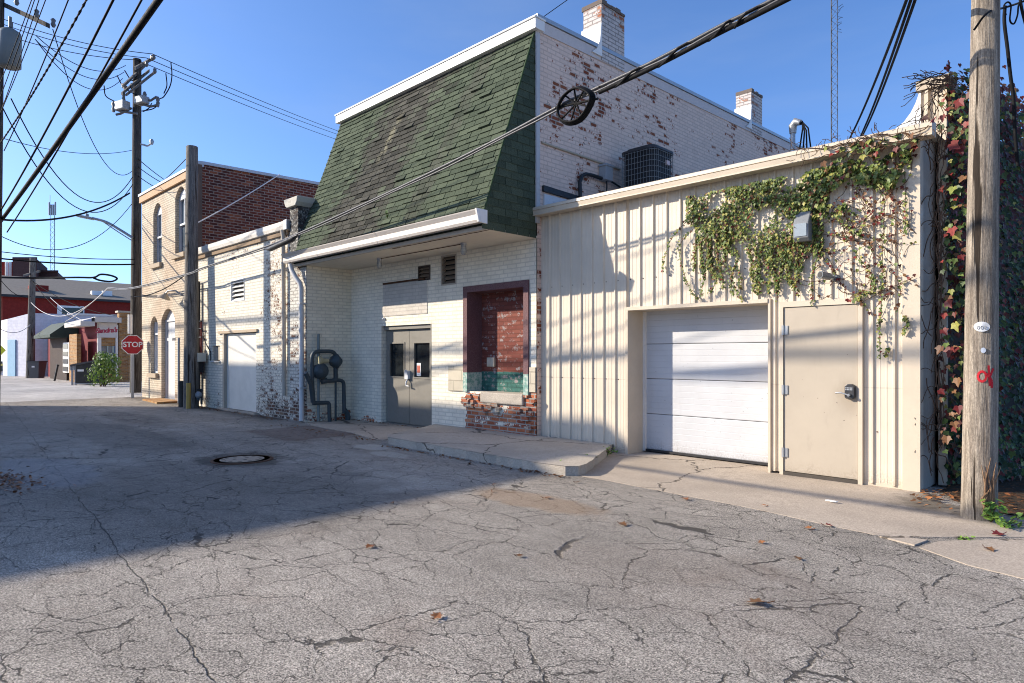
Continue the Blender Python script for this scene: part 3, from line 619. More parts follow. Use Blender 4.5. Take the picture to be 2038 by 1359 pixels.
b = MB(); b.box((-18.08,7.10,.05),(-16.10,7.14,2.04)); dr = b.build('blank_door', painted('white_door_panel', (.68,.65,.58), .55, .35, .12, (.4,.36,.3)), low)
b = MB(); b.box((-18.12,7.02,.02),(-18.02,7.12,2.06)); b.build('door_jamb', LV, dr)
b = MB(); b.box((-18.4,7.0,2.06),(-15.95,7.049,2.13)); b.build('door_lintel', painted('rusted_lintel', (.45,.36,.26), .8, .2, .6, (.12,.07,.04), 6.), low)
b = MB(); b.box((-18.3,6.93,-.02),(-15.9,7.049,.05)); b.build('door_step', CONC, low)
b = MB(); b.box((-18.90,7.09,1.34),(-18.66,7.12,1.72)); b.box((-18.64,7.09,1.34),(-18.40,7.12,1.72)); wn_ = b.build('small_window', LV, low)
b = MB(); b.box((-18.95,7.0,1.28),(-18.35,7.049,1.32)); b.build('window_sill', WHITE, wn_)
louver(low, -17.62, -16.75, 2.89, 3.46, YW, 5, WHITE, WHITE)
b = MB(); b.tube([(-14.42,6.94,4.36),(-14.42,6.96,4.2),(-14.42,6.98,.55)], .05, 8); b.build('downspout', painted('tan_grey_downspout', (.46,.41,.34), .6, .3, .5), low)
b = MB(); P = [PY(x,y,7.03) for x,y in ((398,640),(408,682),(419,700),(419,718))]; b.tube(P, .012, 5); P = [PY(x,y,7.035) for x,y in ((413,575),(414,640))]; b.tube(P, .008, 5); b.build('wall_wire', DARK, low)

# ================================================================= TAN TWO STOREY BUILDING
YT = 7.10
tan = thing('tan_brick_building', 'two storey tan painted brick building with arched windows and dark red side', 'building', (-22.8, YT, 0))
W1, W2, W3, DR = (-24.25,-23.38,4.52,6.55,.3), (-22.1,-21.15,4.62,6.70,.3), (-24.55,-23.78,.86,2.78,.25), (-23.42,-22.12,.05,2.98,.35)
b = MB(); wall_y(b, -25.5, -20.15, 0, 6.78, YT, [W1, W2, W3, DR], .22); b.face([(-25.5,YT,0),(-25.5,YT,7),(-25.5,22,7),(-25.5,22,0)]); b.build('front_wall', TAN_B, tan)
b = MB(); b.face([(-20.152,YT,4.3),(-20.152,22,4.3),(-20.152,22,7.42),(-20.152,YT,7.12)]); b.build('side_wall', RED_B, tan)
b = MB(); b.face([(-25.5,YT,6.8),(-20.16,YT,6.8),(-20.16,22,7.0),(-25.5,22,7.0)]); b.face([(-25.5,22,0),(-25.5,22,7.3),(-20.15,22,7.3),(-20.15,22,0)]); b.build('flat_roof', DARK, tan)
b = MB(); b.box((-25.53,7.02,6.80),(-20.12,7.12,7.02)); b.build('cornice', painted('orange_tan_cornice', (.50,.33,.20), .8, .2, .3), tan)
b = MB(); b.box((-25.55,6.99,7.022),(-20.10,7.25,7.10)); b.prism([(7.25,7.10),(22,7.40),(22,7.49),(7.25,7.19),(7.0,7.17),(7.0,7.10)], 'x', -20.4, -20.09); b.build('coping', STEEL, tan)
b = MB(); b.box((-20.152,7.3,4.4),(-20.12,22,4.75)); b.build('base_flashing', painted('grey_white_flashing', (.5,.5,.5), .7, .2, .3), tan)
b = MB(); b.box((-20.16,7.085,0),(-20.09,7.20,7.08)); b.build('corner_pier', painted('dark_corner_brick', (.12,.095,.08), .9, .1, .5), tan)
b = MB(); b.tube([(-20.28,7.05,7.0),(-20.28,7.05,.3)], .045, 8); b.build('downspout', WHITE, tan)
for h, pan in ((W1, GLASS_B), (W2, GLASS_B), (W3, WHITE_S)):
    x0, x1, z0, z1 = h[:4]; b = MB(); frame_y(b, x0, x1, z0, z1-.02, 7.22, 7.30, .07); zm = (z0+z1)/2 - .1
    if pan is GLASS_B: b.box((x0+.07,7.20,zm-.03),(x1-.07,7.27,zm+.03)); b.box((x0+.07,7.21,z1-.36),(x1-.07,7.27,z1-.10)); b.box(((x0+x1)/2-.015,7.22,zm+.03),((x0+x1)/2+.015,7.26,z1-.36))
    else: b.box((x0+.07,7.21,z1-.62),(x1-.07,7.26,z1-.55))
    win = b.build('arched_window', painted('blue_white_window_frame', (.55,.57,.60), .5, .4, .2), tan)
    b = MB(); b.box((x0+.05,7.27,z0+.05),(x1-.05,7.285,z1-.05)); b.build('window_pane', pan, win)
    b = MB(); b.box((x0-.08,7.0,z0-.14),(x1+.08,7.2,z0)); b.build('window_sill', painted('tan_stone_sill', (.42,.34,.25), .9, .2, .3), win)
x0, x1, z0, z1 = DR[:4]
b = MB(); frame_y(b, x0, x1, z0, z1-.35, 7.22, 7.32, .06, False); b.box((x0+.06,7.24,z1-.40),(x1-.06,7.3,z1-.02)); dr = b.build('doorway', painted('pale_grey_door_frame', (.62,.62,.62), .5, .4, .2), tan)
b = MB(); b.box((x0+.06,7.26,z0),(x0+.82,7.30,z1-.42)); b.build('door_panel', painted('pale_grey_door', (.55,.55,.55), .5, .4, .2), dr)
b = MB(); b.box((x0+.86,7.28,z0+.9),(x1-.07,7.30,z1-.45)); b.build('door_glass', GLASS_B, dr)
b = MB(); b.box((x0+.86,7.27,z0),(x1-.07,7.30,z0+.88)); b.build('door_base', DARK, dr)
b = MB(); b.prism([(x0-.05,6.55),(x1+.6,6.4),(x1+.6,YT-.004),(x0-.05,YT-.004)], 'z', -.02, .06); b.build('door_step', YEL_B, tan)
gl = thing('gooseneck_lamp', 'small metal barn lamp on a short arm above the arched doorway', 'lamp', tuple(PY(330,588,7.1)))
c = PY(330,592,6.75); b = MB(); b.tube([(c.x+.35,7.1,c.z+.08),(c.x+.28,6.95,c.z+.2),(c.x+.1,6.78,c.z+.2),(c.x,6.75,c.z+.12)], .025, 6); b.build('lamp_arm', STEEL, gl)
b = MB(); b.lathe((c.x,6.75,c.z+.14),(-.35,-.25,-1),[(0,.05),(.05,.07),(.10,.13),(.16,.19),(.17,.195)],14); b.build('lamp_shade', painted('dusty_lamp_shade', (.45,.38,.28), .5, .4, .4), gl)

# ================================================================= BEIGE METAL GARAGE
YG = 8.2
gar = thing('metal_garage', 'beige ribbed metal garage with white overhead door and plain side door', 'garage', (-4.8, YG, 0))
def _siding():
    m = M('beige_ribbed_siding', .42, .4); n = m.noise(1.6, 5, .6); g = m.noise(9, 5, .65, m.vscale(m.pos, (1, 1, .22))); f = m.noise(45, 3, .6)
    c = m.scalec((.63,.545,.43), m.sm(n, .2, .8, .90, 1.05)); c = m.mix(m.mul(m.sm(g, .52, .74), .22), c, (.34,.26,.17))
    c = m.mix(m.mul(m.mul(m.sm(m.add(m.z, m.mul(g, .35)), .42, .14), m.sm(f, .35, .6)), .55), c, (.22,.16,.10))
    c = m.mix(m.mul(m.sm(m.math('ABSOLUTE', m.sub(m.z, 1.12)), .012, .004), .25), c, (.28,.22,.16))
    return m.out(c, m.sm(f, .3, .7, .36, .52), m.add(n, m.mul(f, .1)), .25, .01)
SIDING = _siding()
def siding(mb, x0, x1, z0, z1):
    P = [(x0, 0.)]; per = .2238; k0 = int(math.floor((x0 + 7.53)/per)) - 1
    for k in range(k0, k0 + 40):
        c = -7.53 + per*k
        for dx, yy in ((-.024,0),(-.011,-.026),(.011,-.026),(.024,0),(.070,0),(.074,-.003),(.084,-.003),(.088,0),(.136,0),(.140,-.003),(.150,-.003),(.154,0)):
            x = c + dx
            if x0 < x < x1: P.append((x, yy))
    P.append((x1, 0.))
    for (a, ya), (c, yc) in zip(P, P[1:]): mb.face([(a,YG+ya,z0),(c,YG+yc,z0),(c,YG+yc,z1),(a,YG+ya,z1)])
GX0, GX1, GZ = -5.72, -3.58, 2.155
b = MB(); siding(b, -7.58, GX0-.02, .03, 3.9); siding(b, GX0-.02, -2.48, GZ, 3.9); siding(b, GX1, -3.43, .03, GZ); siding(b, -2.48, -2.04, .03, 3.9); sd_ = b.build('ribbed_siding', SIDING, gar)
b = MB()
for k in range(24):
    x = -7.53 + .2238*k + .05
    for z in (1.12, 2.62) if x < GX0 - .1 else ((2.62,) if x < -2.5 else (.62, 1.6, 2.62)): b.box((x-.006,YG-.008,z-.006),(x+.006,YG,z+.006))
b.build('screws', RUST, sd_)
for nm_, p_, q_ in (('corner_trim',(-2.07,8.165,-.02),(-1.90,8.30,3.9)), ('corner_trim',(-7.60,8.165,.02),(-7.56,8.2,3.9)), ('base_trim',(-7.55,8.196,.0),(GX0-.05,8.215,.035)), ('base_trim',(-2.48,8.196,-.0),(-2.07,8.215,.04))): b = MB(); b.box(p_, q_); b.build(nm_, BEIGE, gar)
b = MB(); b.face([(-1.907,8.2,0),(-1.907,8.86,0),(-1.907,8.86,3.95),(-1.907,8.2,3.95)]); b.build('end_wall', painted('end_siding_shade_tone', (.36,.31,.26), .5, .3, .4), gar)  # end siding coloured darker than the front, standing for its shade
b = MB(); b.face([(-7.5,8.0,3.93),(-1.8,8.0,3.93),(-1.8,24,4.3),(-7.5,24,4.3)]); b.face([(-7.5,24,0),(-1.9,24,0),(-1.9,24,4.3),(-7.5,24,4.3)]); b.build('metal_roof', painted('pale_metal_roof', (.5,.48,.44), .5, .3, .3), gar)
b = MB(); b.prism([(8.16,3.97),(8.03,3.965),(7.985,3.945),(7.98,3.90),(7.995,3.895),(7.985,3.888),(7.995,3.83),(7.985,3.825),(7.985,3.812),(8.16,3.812)], 'x', -7.63, -1.75); b.build('eave_gutter', BEIGE, gar)
# overhead door
b = MB(); b.box((GX0-.04,8.165,.0),(GX0+.004,8.6,GZ+.05)); b.box((GX1,8.165,.0),(GX1+.03,8.6,GZ+.05)); b.box((GX0+.004,8.15,GZ),(GX1,8.6,GZ+.05)); op = b.build('door_surround', BEIGE, gar)
secs = [.045, .592, 1.128, 1.658, 2.2]
OHD = door_mat('white_overhead_door', (.50,.505,.515), .02)
oh = None
for k in range(4):
    z0, z1 = secs[k]+.004, secs[k+1]-.004; pr = [(8.63,z0),(8.605,z0),(8.60,z0+.01)]; n = 5
    for j in range(1, n+1):
        z = z0 + (z1-z0)*j/(n+1); pr += [(8.60,z-.006),(8.603,z),(8.60,z+.003)]
    pr += [(8.60,z1-.01),(8.605,z1),(8.63,z1)]
    b = MB(); b.prism(pr, 'x', GX0+.02, GX1-.02)
    if oh is None:
        oh = b.build('overhead_door', OHD, gar)
    else: b.build('door_section', OHD, oh)
b = MB(); b.box((GX0+.02,8.62,.02),(GX1-.02,8.66,2.2)); b.box((GX0+.004,8.57,.02),(GX1-.004,8.615,.05)); b.build('bottom_seal', DARK, oh)
b = MB(); b.box((GX0+.005,8.56,.02),(GX0+.05,8.6,2.15)); b.build('door_stop', WHITE, oh)
# side door
b = MB(); b.box((-3.43,8.155,.0),(-3.385,8.2,2.154)); b.box((-2.525,8.155,0),(-2.475,8.2,2.154)); b.box((-3.385,8.155,2.085),(-2.525,8.2,2.154)); fr = b.build('door_frame', BEIGE, gar)
b = MB(); b.box((-3.38,8.172,.05),(-2.53,8.21,2.08)); sdoor = b.build('side_door', BEIGE_D, gar, bevel=.004)
b = MB(); b.box((-3.38,8.15,.0),(-2.53,8.22,.046)); b.build('door_sill', painted('dark_bronze_sill', (.06,.05,.04), .5, .4, .3), sdoor)
for z in (.28, 1.06, 1.80):
    b = MB(); b.box((-3.40,8.145,z-.06),(-3.375,8.172,z+.06)); b.box((-3.374,8.160,z-.055),(-3.33,8.1715,z+.055)); b.build('hinge', STEEL, sdoor)
b = MB(); b.prism([(-2.655,1.0),(-2.655,1.13),(-2.625,1.155),(-2.575,1.155),(-2.55,1.13),(-2.55,1.0),(-2.57,.985),(-2.635,.985)], 'y', 8.115, 8.172); lk = b.build('keypad_lock', painted('black_lock_housing', (.025,.026,.03), .35, .5, .2), sdoor, bevel=.006)
b = MB()
for i in range(5):
    for j in range(2): b.box((-2.643+i*.016,8.109,1.085+j*.02),(-2.632+i*.016,8.116,1.096+j*.02))
b.build('lock_buttons', painted('pale_buttons', (.4,.42,.45), .4, .5, .1), lk)
b = MB(); b.tube([(-2.60,8.12,1.03),(-2.60,8.07,1.03)], .016, 8); b.tube([(-2.60,8.075,1.03),(-2.68,8.07,1.055),(-2.74,8.075,1.05)], .009, 8); b.build('lock_lever', STEEL, lk)
# party wall end with flared flashing
pw = thing('party_wall', 'metal clad party wall with flared white flashing, overgrown by creeper', 'wall', (-1.93, 8.9, 0))
b = MB(); b.face([(-1.80,8.86,0),(-1.80,24,0),(-1.80,24,5.0),(-1.80,8.86,4.62)]); b.face([(-2.03,24,0),(-2.03,8.86,0),(-2.03,8.86,4.62),(-2.03,24,5.0)]); b.face([(-2.03,8.86,4.62),(-1.80,8.86,4.62),(-1.80,24,5.0),(-2.03,24,5.0)]); b.face([(-1.8,24,0),(-2.03,24,0),(-2.03,24,5),(-1.8,24,5)])
b.build('brick_core', painted('dark_party_wall', (.10,.08,.07), .9, .1, .4), pw)
b = MB(); P = [(-2.05,0)]
for k in range(2): c = -1.985 + k*.095; P += [(c-.022,0),(c-.016,-.04),(c+.016,-.04),(c+.022,0)]
P += [(-1.79,0)]
for (a, ya), (c, yc) in zip(P, P[1:]): b.face([(a,8.845+ya,3.95),(c,8.845+yc,3.95),(c,8.845+yc,4.58),(a,8.845+ya,4.58)])
b.box((-1.865,8.80,0),(-1.785,8.87,4.5)); b.build('wall_siding', BEIGE, pw)
b = MB(); b.box((-2.09,8.79,4.585),(-1.76,9.6,4.70)); b.build('wall_cap', painted('tan_cap', (.48,.40,.30), .6, .3, .4), pw)
b = MB(); b.prism([(-2.045,4.60),(-2.07,4.55),(-2.10,4.46),(-2.15,4.36),(-2.22,4.27),(-2.31,4.21),(-2.31,3.97),(-2.045,3.97)], 'y', 8.82, 10.2); b.build('flared_flashing', painted('white_flared_flashing', (.66,.65,.63), .5, .4, .3), pw)

# wall lamp and camera on the garage
wl = thing('wall_lamp', 'box shaped wall lamp with ribbed glass, half grown over by ivy', 'lamp', (-3.1, YG, 3.0))
b = MB(); b.prism([(8.19,2.86),(8.05,2.86),(8.0,2.9),(8.0,3.08),(8.08,3.22),(8.19,3.22)], 'x', -3.20, -3.02); b.build('lamp_housing', painted('grey_bronze_housing', (.20,.21,.22), .5, .4, .2), wl, bevel=.01)
b = MB(); b.prism([(8.0,2.915),(7.992,2.915),(7.988,3.06),(8.0,3.07)], 'x', -3.18, -3.04); b.build('lamp_glass', painted('ribbed_lamp_glass', (.28,.32,.35), .2, .5, .2, (.3,.33,.36), 12.), wl)
cm = thing('security_camera', 'small grey bullet camera fixed to the siding above the side door', 'camera', (-2.84, YG, 2.42))
b = MB(); b.lathe((-2.77,8.17,2.40),(0,-1,0),[(-.03,.045),(.01,.045),(.025,.03)],12); b.tube([(-2.77,8.15,2.40),(-2.79,8.09,2.41),(-2.82,8.06,2.42)], .016, 8); CAMG = painted('blue_grey_camera_paint', (.13,.15,.16), .4, .5, .2); b.build('camera_mount', CAMG, cm)
b = MB(); b.lathe((-2.80,8.09,2.41),(-.45,-.9,.12),[(0,.030),(.02,.042),(.14,.042),(.15,.046),(.155,.046)],14); b.build('camera_body', CAMG, cm)
b = MB(); b.lathe(Vector((-2.80,8.09,2.41))+Vector((-.45,-.9,.12)).normalized()*.1545,(-.45,-.9,.12),[(0,.034),(.004,.034)],14); b.build('camera_lens', DARK, cm)

# air conditioner and service mast on the garage roof
ac = thing('air_conditioner', 'dark caged air conditioning unit on the garage roof', 'air conditioner', (-6.9, 10.45, 4.0))
def rrect(x0, x1, y0, y1, r, n=5):
    P = []
    for cx, cy, a0 in ((x1-r,y0+r,-90),(x1-r,y1-r,0),(x0+r,y1-r,90),(x0+r,y0+r,180)):
        for k in range(n+1): a = R(a0+90*k/n); P.append((cx+r*math.cos(a), cy+r*math.sin(a)))
    return P
b = MB(); b.prism(rrect(-7.22,-6.53,10.12,10.80,.13), 'z', 4.05, 5.22); body = b.build('coil_body', painted('black_coil', (.018,.018,.02), .7, .3, .2), ac)
b = MB(); b.prism(rrect(-7.26,-6.49,10.08,10.84,.15), 'z', 5.22, 5.26); b.prism(rrect(-7.18,-6.57,10.16,10.76,.12), 'z', 5.26, 5.31); b.build('top_cover', painted('charcoal_cover', (.03,.03,.034), .5, .4, .2), ac); b = MB(); b.prism(rrect(-7.26,-6.49,10.08,10.84,.15), 'z', 4.05, 4.14); b.build('base_pan', DARK, ac)
b = MB(); ring = rrect(-7.255,-6.495,10.085,10.835,.15)
for k in range(11): b.tube([(x,y,4.2+.1*k) for x, y in ring] + [(ring[0][0],ring[0][1],4.2+.1*k)], .0045, 4, False)
L = len(ring); pts = []
for i in range(L):
    p, q = ring[i], ring[(i+1) % L]; n = max(1, int(math.dist(p,q)/.065))
    for k in range(n): pts.append((p[0]+(q[0]-p[0])*k/n, p[1]+(q[1]-p[1])*k/n))
for x, y in pts: b.tube([(x,y,4.1),(x,y,5.24)], .0035, 4, False)
b.build('wire_guard', painted('grey_wire_guard', (.22,.23,.23), .5, .4, .2), ac)
b = MB(); b.box((-6.53,10.5,4.98),(-6.485,10.6,5.06)); b.build('data_plate', painted('pink_white_plate', (.6,.45,.42), .5, .3, .3), ac)
ms = thing('service_mast', 'grey conduit mast with bent weatherhead and drooping wires on the garage roof', 'mast', (-4.8, 12, 4.05))
t_ = PY(1578,262,12.); b = MB(); b.tube([(t_.x,12,4.0),(t_.x,12,t_.z-.02)], .045, 8); b.build('mast_pipe', STEEL, ms)
b = MB(); b.tube([(t_.x,12,t_.z-.03),(t_.x,12,t_.z+.10),(t_.x+.06,11.98,t_.z+.16),(t_.x+.15,11.97,t_.z+.12)], [.06,.075,.075,.05], 10); b.build('weatherhead', STEEL, ms)
b = MB()
for k, (px_, py_) in enumerate(((1598,290),(1606,292),(1614,286),(1590,294))):
    e = PY(px_, py_+12, 12.); s0 = Vector((t_.x+.13, 11.97, t_.z+.1)); b.tube([s0, s0+Vector((.05,0,-.02+.02*k)), s0.lerp(e,.45)+Vector((.06,0,.08+.02*k)), e], .014, 5)
b.build('drop_wires', CABLE, ms)

# ================================================================= GAS METER PIPES IN THE RECESS
gm = thing('gas_meter', 'dark painted gas pipes with round regulator and meter drum on the cream wall', 'gas meter', (-13.1, 7.5, 0))
XM = -13.12; Q = lambda x, y, d=0: PX(x, y, XM + d)
def elbow(pts, r): 
    out = []
    for i, p in enumerate(pts):
        p = Vector(p)
        if 0 < i < len(pts)-1:
            a = (Vector(pts[i-1]) - p); c = (Vector(pts[i+1]) - p); ra = min(r, a.length*.4); rc = min(r, c.length*.4); a.normalize(); c.normalize()
            for t in (0, .25, .5, .75, 1): out.append((p + a*ra)*(1-t)**2 + p*2*t*(1-t) + (p + c*rc)*t*t)
        else: out.append(p)
    return out
b = MB(); b.tube([Q(634,664,-.1),Q(634,838,-.1)], .032, 8); b.build('conduit', painted('grey_green_conduit', (.16,.20,.20), .5, .4, .3), gm)
b = MB(); b.tube(elbow([Q(624,800),Q(621,760),Q(621,699),Q(667,699),Q(668,722)], .16), .045, 10); b.tube([Q(608,742,.1),Q(619,765,.05),Q(623,800)], .05, 8); b.build('inlet_pipe', PIPE, gm)
b = MB(); b.tube(elbow([Q(668,728),Q(668,757),Q(645,758)], .05), .05, 10); b.tube(elbow([Q(662,756),Q(684,757),Q(685,822)], .1), .043, 10); b.tube([Q(685,815),Q(691,822),Q(692,836)], .06, 8); b.tube([Q(640,759),Q(650,757)], .065, 8); b.build('outlet_pipe', PIPE, gm)
b = MB(); b.tube([Q(668,757),Q(668,840)], .025, 8); b.tube(elbow([Q(622,802),Q(655,801),Q(656,842)], .06), .045, 8); b.build('lower_pipe', PIPE, gm)
c = Q(668,719); b = MB(); b.lathe(c + Vector((0,-.16,0)), (0,1,0), [(0,.03),(.02,.05),(.05,.055),(.06,.11),(.11,.13),(.15,.175),(.18,.175),(.20,.13),(.24,.12),(.30,.06)], 18); b.build('regulator', PIPE, gm)
c = Q(645,718); b = MB(); b.lathe(c + Vector((.02,-.16,0)), (0,1,0), [(0,.10),(.06,.105),(.08,.06),(.25,.05)], 14); b.build('pilot_cap', BRASS, gm)
c = Q(639,738); b = MB(); b.lathe(c + Vector((-.04,0,0)), (1,-.5,0), [(0,.12),(.05,.165),(.07,.18),(.10,.18),(.12,.165),(.18,.13),(.21,.05)], 20); b.build('meter_drum', PIPE, gm)

# ================================================================= POLES
def grain_pole(mb, base, top, r0, r1, n=20, seed=1, segs=14, flare=0.):
    base, top = Vector(base), Vector(top); r = random.Random(seed); ph = [r.uniform(0, 6.28) for _ in range(6)]
    V = []; d = (top-base).normalized(); u = d.orthogonal().normalized(); q = d.cross(u)
    for i in range(segs+1):
        t = i/segs; c = base.lerp(top, t); rr = r0 + (r1-r0)*t + flare*max(0, 1-t*segs/1.5)**2
        for k in range(n):
            a = 2*math.pi*k/n; w_ = 1 + .022*math.sin(2*a+ph[0]+t*2) + .018*math.sin(5*a+ph[1]-t*3) + .012*math.sin(9*a+ph[2]) + r.uniform(-.006,.006)
            V.append(c + (u*math.cos(a)+q*math.sin(a))*rr*w_)
    mb.mesh(V, [(i*n+k, i*n+(k+1) % n, (i+1)*n+(k+1) % n, (i+1)*n+k) for i in range(segs) for k in range(n)], True)
    mb.mesh(V[-n:], [tuple(range(n))])
# near pole, right
np_ = thing('utility_pole', 'weathered tan wooden pole with an oval metal tag and red paint mark', 'pole', (-1.22, 7.3, 0))
ptop = Vector((-1.18,7.33,4.74)); pb_ = Vector((-1.225,7.285,0)); pdir = (ptop-pb_)/4.74; ptp = pb_ + pdir*9.5
b = MB(); grain_pole(b, pb_ - pdir*.2, ptp, .140, .075, 40, 3, 26, .012); b.build('shaft', POLE_N, np_)
def on_pole(px_, py_, lift=.004):                        # point on the shaft's near side
    r_ = ray(px_, py_); t = 5.9
    for _ in range(40):
        p = E0 + r_*t; ax = pb_ + pdir*p.z; rad = .140 + (.075-.140)*(p.z+.2)/9.7 + lift; dd_ = Vector((p.x-ax.x, p.y-ax.y)).length
        t += (dd_ - rad)*.6
    return E0 + r_*t
def patch(mb, poly, lift, th=.003):                      # thin sheet wrapped on the shaft
    c = (sum(p[0] for p in poly)/len(poly), sum(p[1] for p in poly)/len(poly)); P = [on_pole(x, y, lift) for x, y in poly]; C_ = on_pole(*c, lift); n = len(P)
    mb.mesh([C_]+P, [(0, i+1, (i+1) % n + 1) for i in range(n)])
    Pb = [on_pole(x, y, lift-th) for x, y in poly]
    mb.mesh(P+Pb, [(i, n+i, n+(i+1) % n, (i+1) % n) for i in range(n)])
b = MB(); patch(b, [(1954+16.5*math.cos(R(a)), 650+10*math.sin(R(a))) for a in range(0,360,15)], .007, .005); tg = b.build('oval_tag', painted('white_aluminium_tag', (.62,.63,.64), .4, .5, .3, (.3,.3,.3), 30.), np_)
b = MB()
for k, dx in enumerate((-7, 0, 7)):
    for a0 in range(0, 360, 45):
        p0 = on_pole(1954+dx+2.2*math.cos(R(a0)), 652+3.4*math.sin(R(a0)), .009); p1 = on_pole(1954+dx+2.2*math.cos(R(a0+45)), 652+3.4*math.sin(R(a0+45)), .009); b.tube([p0,p1], .0022, 4)
b.build('tag_digits', painted('grey_stamped_digits', (.25,.26,.27), .5, .4, .2), tg)
b = MB(); patch(b, [(1957+5.5*math.cos(R(a)), 697+5.5*math.sin(R(a))) for a in range(0,360,30)], .006, .004); b.build('round_tag', painted('blue_white_tag', (.45,.50,.58), .35, .5, .2), np_)
b = MB()
def ribbon(pts, wpx, lift=.0028):
    for i in range(len(pts)-1):
        (x0,y0),(x1,y1) = pts[i], pts[i+1]; L_ = math.hypot(x1-x0,y1-y0) or 1; nx, ny = -(y1-y0)/L_*wpx/2, (x1-x0)/L_*wpx/2
        b.face([on_pole(x0+nx,y0+ny,lift),on_pole(x0-nx,y0-ny,lift),on_pole(x1-nx,y1-ny,lift),on_pole(x1+nx,y1+ny,lift)])
ribbon([(1954.5+8.5*math.cos(R(a)), 749+10*math.sin(R(a))) for a in range(0,361,20)], 5); ribbon([(1967.5,727),(1968.5,745),(1970,768)], 4.5, .0034); ribbon([(1977,733),(1972,745),(1969.5,751)], 4.5, .004); ribbon([(1970,750),(1974,759),(1974,772)], 5, .0046); ribbon([(1964,745),(1970,748)], 7, .0052)
b.build('paint_mark', RED_PAINT, np_)
b = MB(); r = random.Random(2)
for k in range(16):
    a = R(-110 + r.uniform(-28, 28)); z = r.uniform(.0,.1); c_, s_ = math.cos(a), math.sin(a); rr = .158
    x, y = 1966+r.uniform(-9,16), 1020-r.uniform(0,20); p0 = on_pole(x, y, .006); h_ = r.uniform(.12,.42)
    b.tube([p0, p0+Vector((r.uniform(-.02,.02),-.012,h_*.5)), p0+Vector((r.uniform(-.05,.05),r.uniform(-.03,0),h_))], [.012,.009,.002], 5)
b.build('splinter', wood('orange_splintered_wood', (.18,.10,.055), (.36,.23,.14)), np_)
# the black riser and loops that hang by it
def cable(name, pts, r_, label, cat='cable', mat=None, group=None, n=6, sag=0, segs=14, twist=0):
    pts = [Vector(p) for p in pts]
    if len(pts) == 2 and sag is not None:
        a, c = pts; pts = [a.lerp(c, t) + Vector((0,0,-4*sag*t*(1-t))) for t in [i/segs for i in range(segs+1)]]
    r_ *= .86; b = MB(); b.tube(pts, r_, n)
    if twist:
        for ph in (0, math.pi):
            Q_ = []; L_ = 0
            for i in range(len(pts)-1):
                m_ = max(2, int((pts[i+1]-pts[i]).length/.09)); d = (pts[i+1]-pts[i]).normalized(); u = d.orthogonal().normalized(); q = d.cross(u)
                for k in range(m_):
                    p = pts[i].lerp(pts[i+1], k/m_); a = ph + L_/twist*6.283; L_ += (pts[i+1]-pts[i]).length/m_; Q_.append(p + (u*math.cos(a)+q*math.sin(a))*r_*1.1)
            b.tube(Q_, r_*.55, 5)
    return tag(b.build(name, mat or CABLE), label, cat, group)
def smooth(pts, n=8):
    P = [Vector(p) for p in pts]; P = [P[0]*2-P[1]] + P + [P[-1]*2-P[-2]]; out = []
    for i in range(1, len(P)-2):
        for k in range(n):
            t = k/n; a, c, d, e = P[i-1:i+3]; out.append(.5*((2*c) + (d-a)*t + (2*a-5*c+4*d-e)*t*t + (3*c-a-3*d+e)*t**3))
    out.append(P[-2]); return out
T7 = lambda x, y, d=6.7: PD(x, y, d)
cable('riser_cable', smooth([T7(2000,12),T7(1999,45),T7(2005,95),T7(2011,150),T7(2017,195),T7(2020,260),T7(2026,330)]), .019, 'thick black riser hanging just right of the tan pole')
cable('drop_cable', smooth([T7(1938,60,5.85),T7(1966,25,5.8),T7(2000,15),T7(2030,5),T7(2060,-8)]), .012, 'black cable tied round the tan pole near the top right corner')
cable('cable_loop', smooth([T7(2002,30),T7(1998,12),T7(2006,4),T7(2012,12),T7(2010,40),T7(2018,47),T7(2025,30),T7(2028,8),T7(2040,2)]), .010, 'slack black loop of cable beside the riser at the top right')
cable('hanging_cable', smooth([T7(2030,-5),T7(2033,15),T7(2039,40),T7(2050,80)]), .016, 'thick black cable end dropping at the right edge')
# stub pole
sp_ = thing('wooden_post', 'grey cut off wooden pole standing in front of the tan building', 'pole', (-19.35, 6.62, 0))
b = MB(); grain_pole(b, (-19.32,6.62,-.1), (-19.52,6.72,7.37), .20, .155, 18, 8, 12); b.build('shaft', POLE_M, sp_)
# tall pole with cross arms
TP = PG(270,781); TT = PD(273,118,25.9)
tp = thing('power_pole', 'tall dark power pole with cross arms, switches and a street light arm', 'pole', (TP.x, TP.y, 0))
b = MB(); grain_pole(b, (TP.x,TP.y,-.2), TT, .21, .15, 16, 11, 14); b.build('shaft', POLE_D, tp)
D26 = lambda x, y, d=25.6: PD(x, y, d)
for (p, q) in (((245,171),(291,127,)),((243,186),(296,141)),((252,188),(310,142)),((268,136),(306,115))):
    A, B_ = D26(p[0],p[1],25.2), D26(q[0],q[1],26.2); d = (B_-A); u = Vector((0,0,1)); sdv = d.cross(u).normalized()
    b = MB(); b.obox((A+B_)/2, d/2, sdv*.055, u*.06); b.build('cross_arm', POLE_M, tp)
for x, y in ((303,110),(306,108),(246,166),(250,170),(292,122),(262,166),(308,136)): b = MB(); c = D26(x, y); b.lathe(c, (0,0,-1), [(0,.03),(.03,.07),(.09,.05),(.12,.08),(.17,.05),(.22,.02)], 8); b.build('insulator', CERAMIC, tp)
for (x, y, w_, h_, dx) in ((282,200,.30,.14,.5),(243,211,.32,.17,-.4)):
    c = D26(x, y); u = Vector((S,S,0)); v = Vector((S,-S,0)); b = MB(); b.obox(c, (u*.8+v*.4)*w_, (v*.8-u*.3)*.2, Vector((0,0,h_))); b.build('switch_box', GREYBOX, tp, bevel=.03)
b = MB()
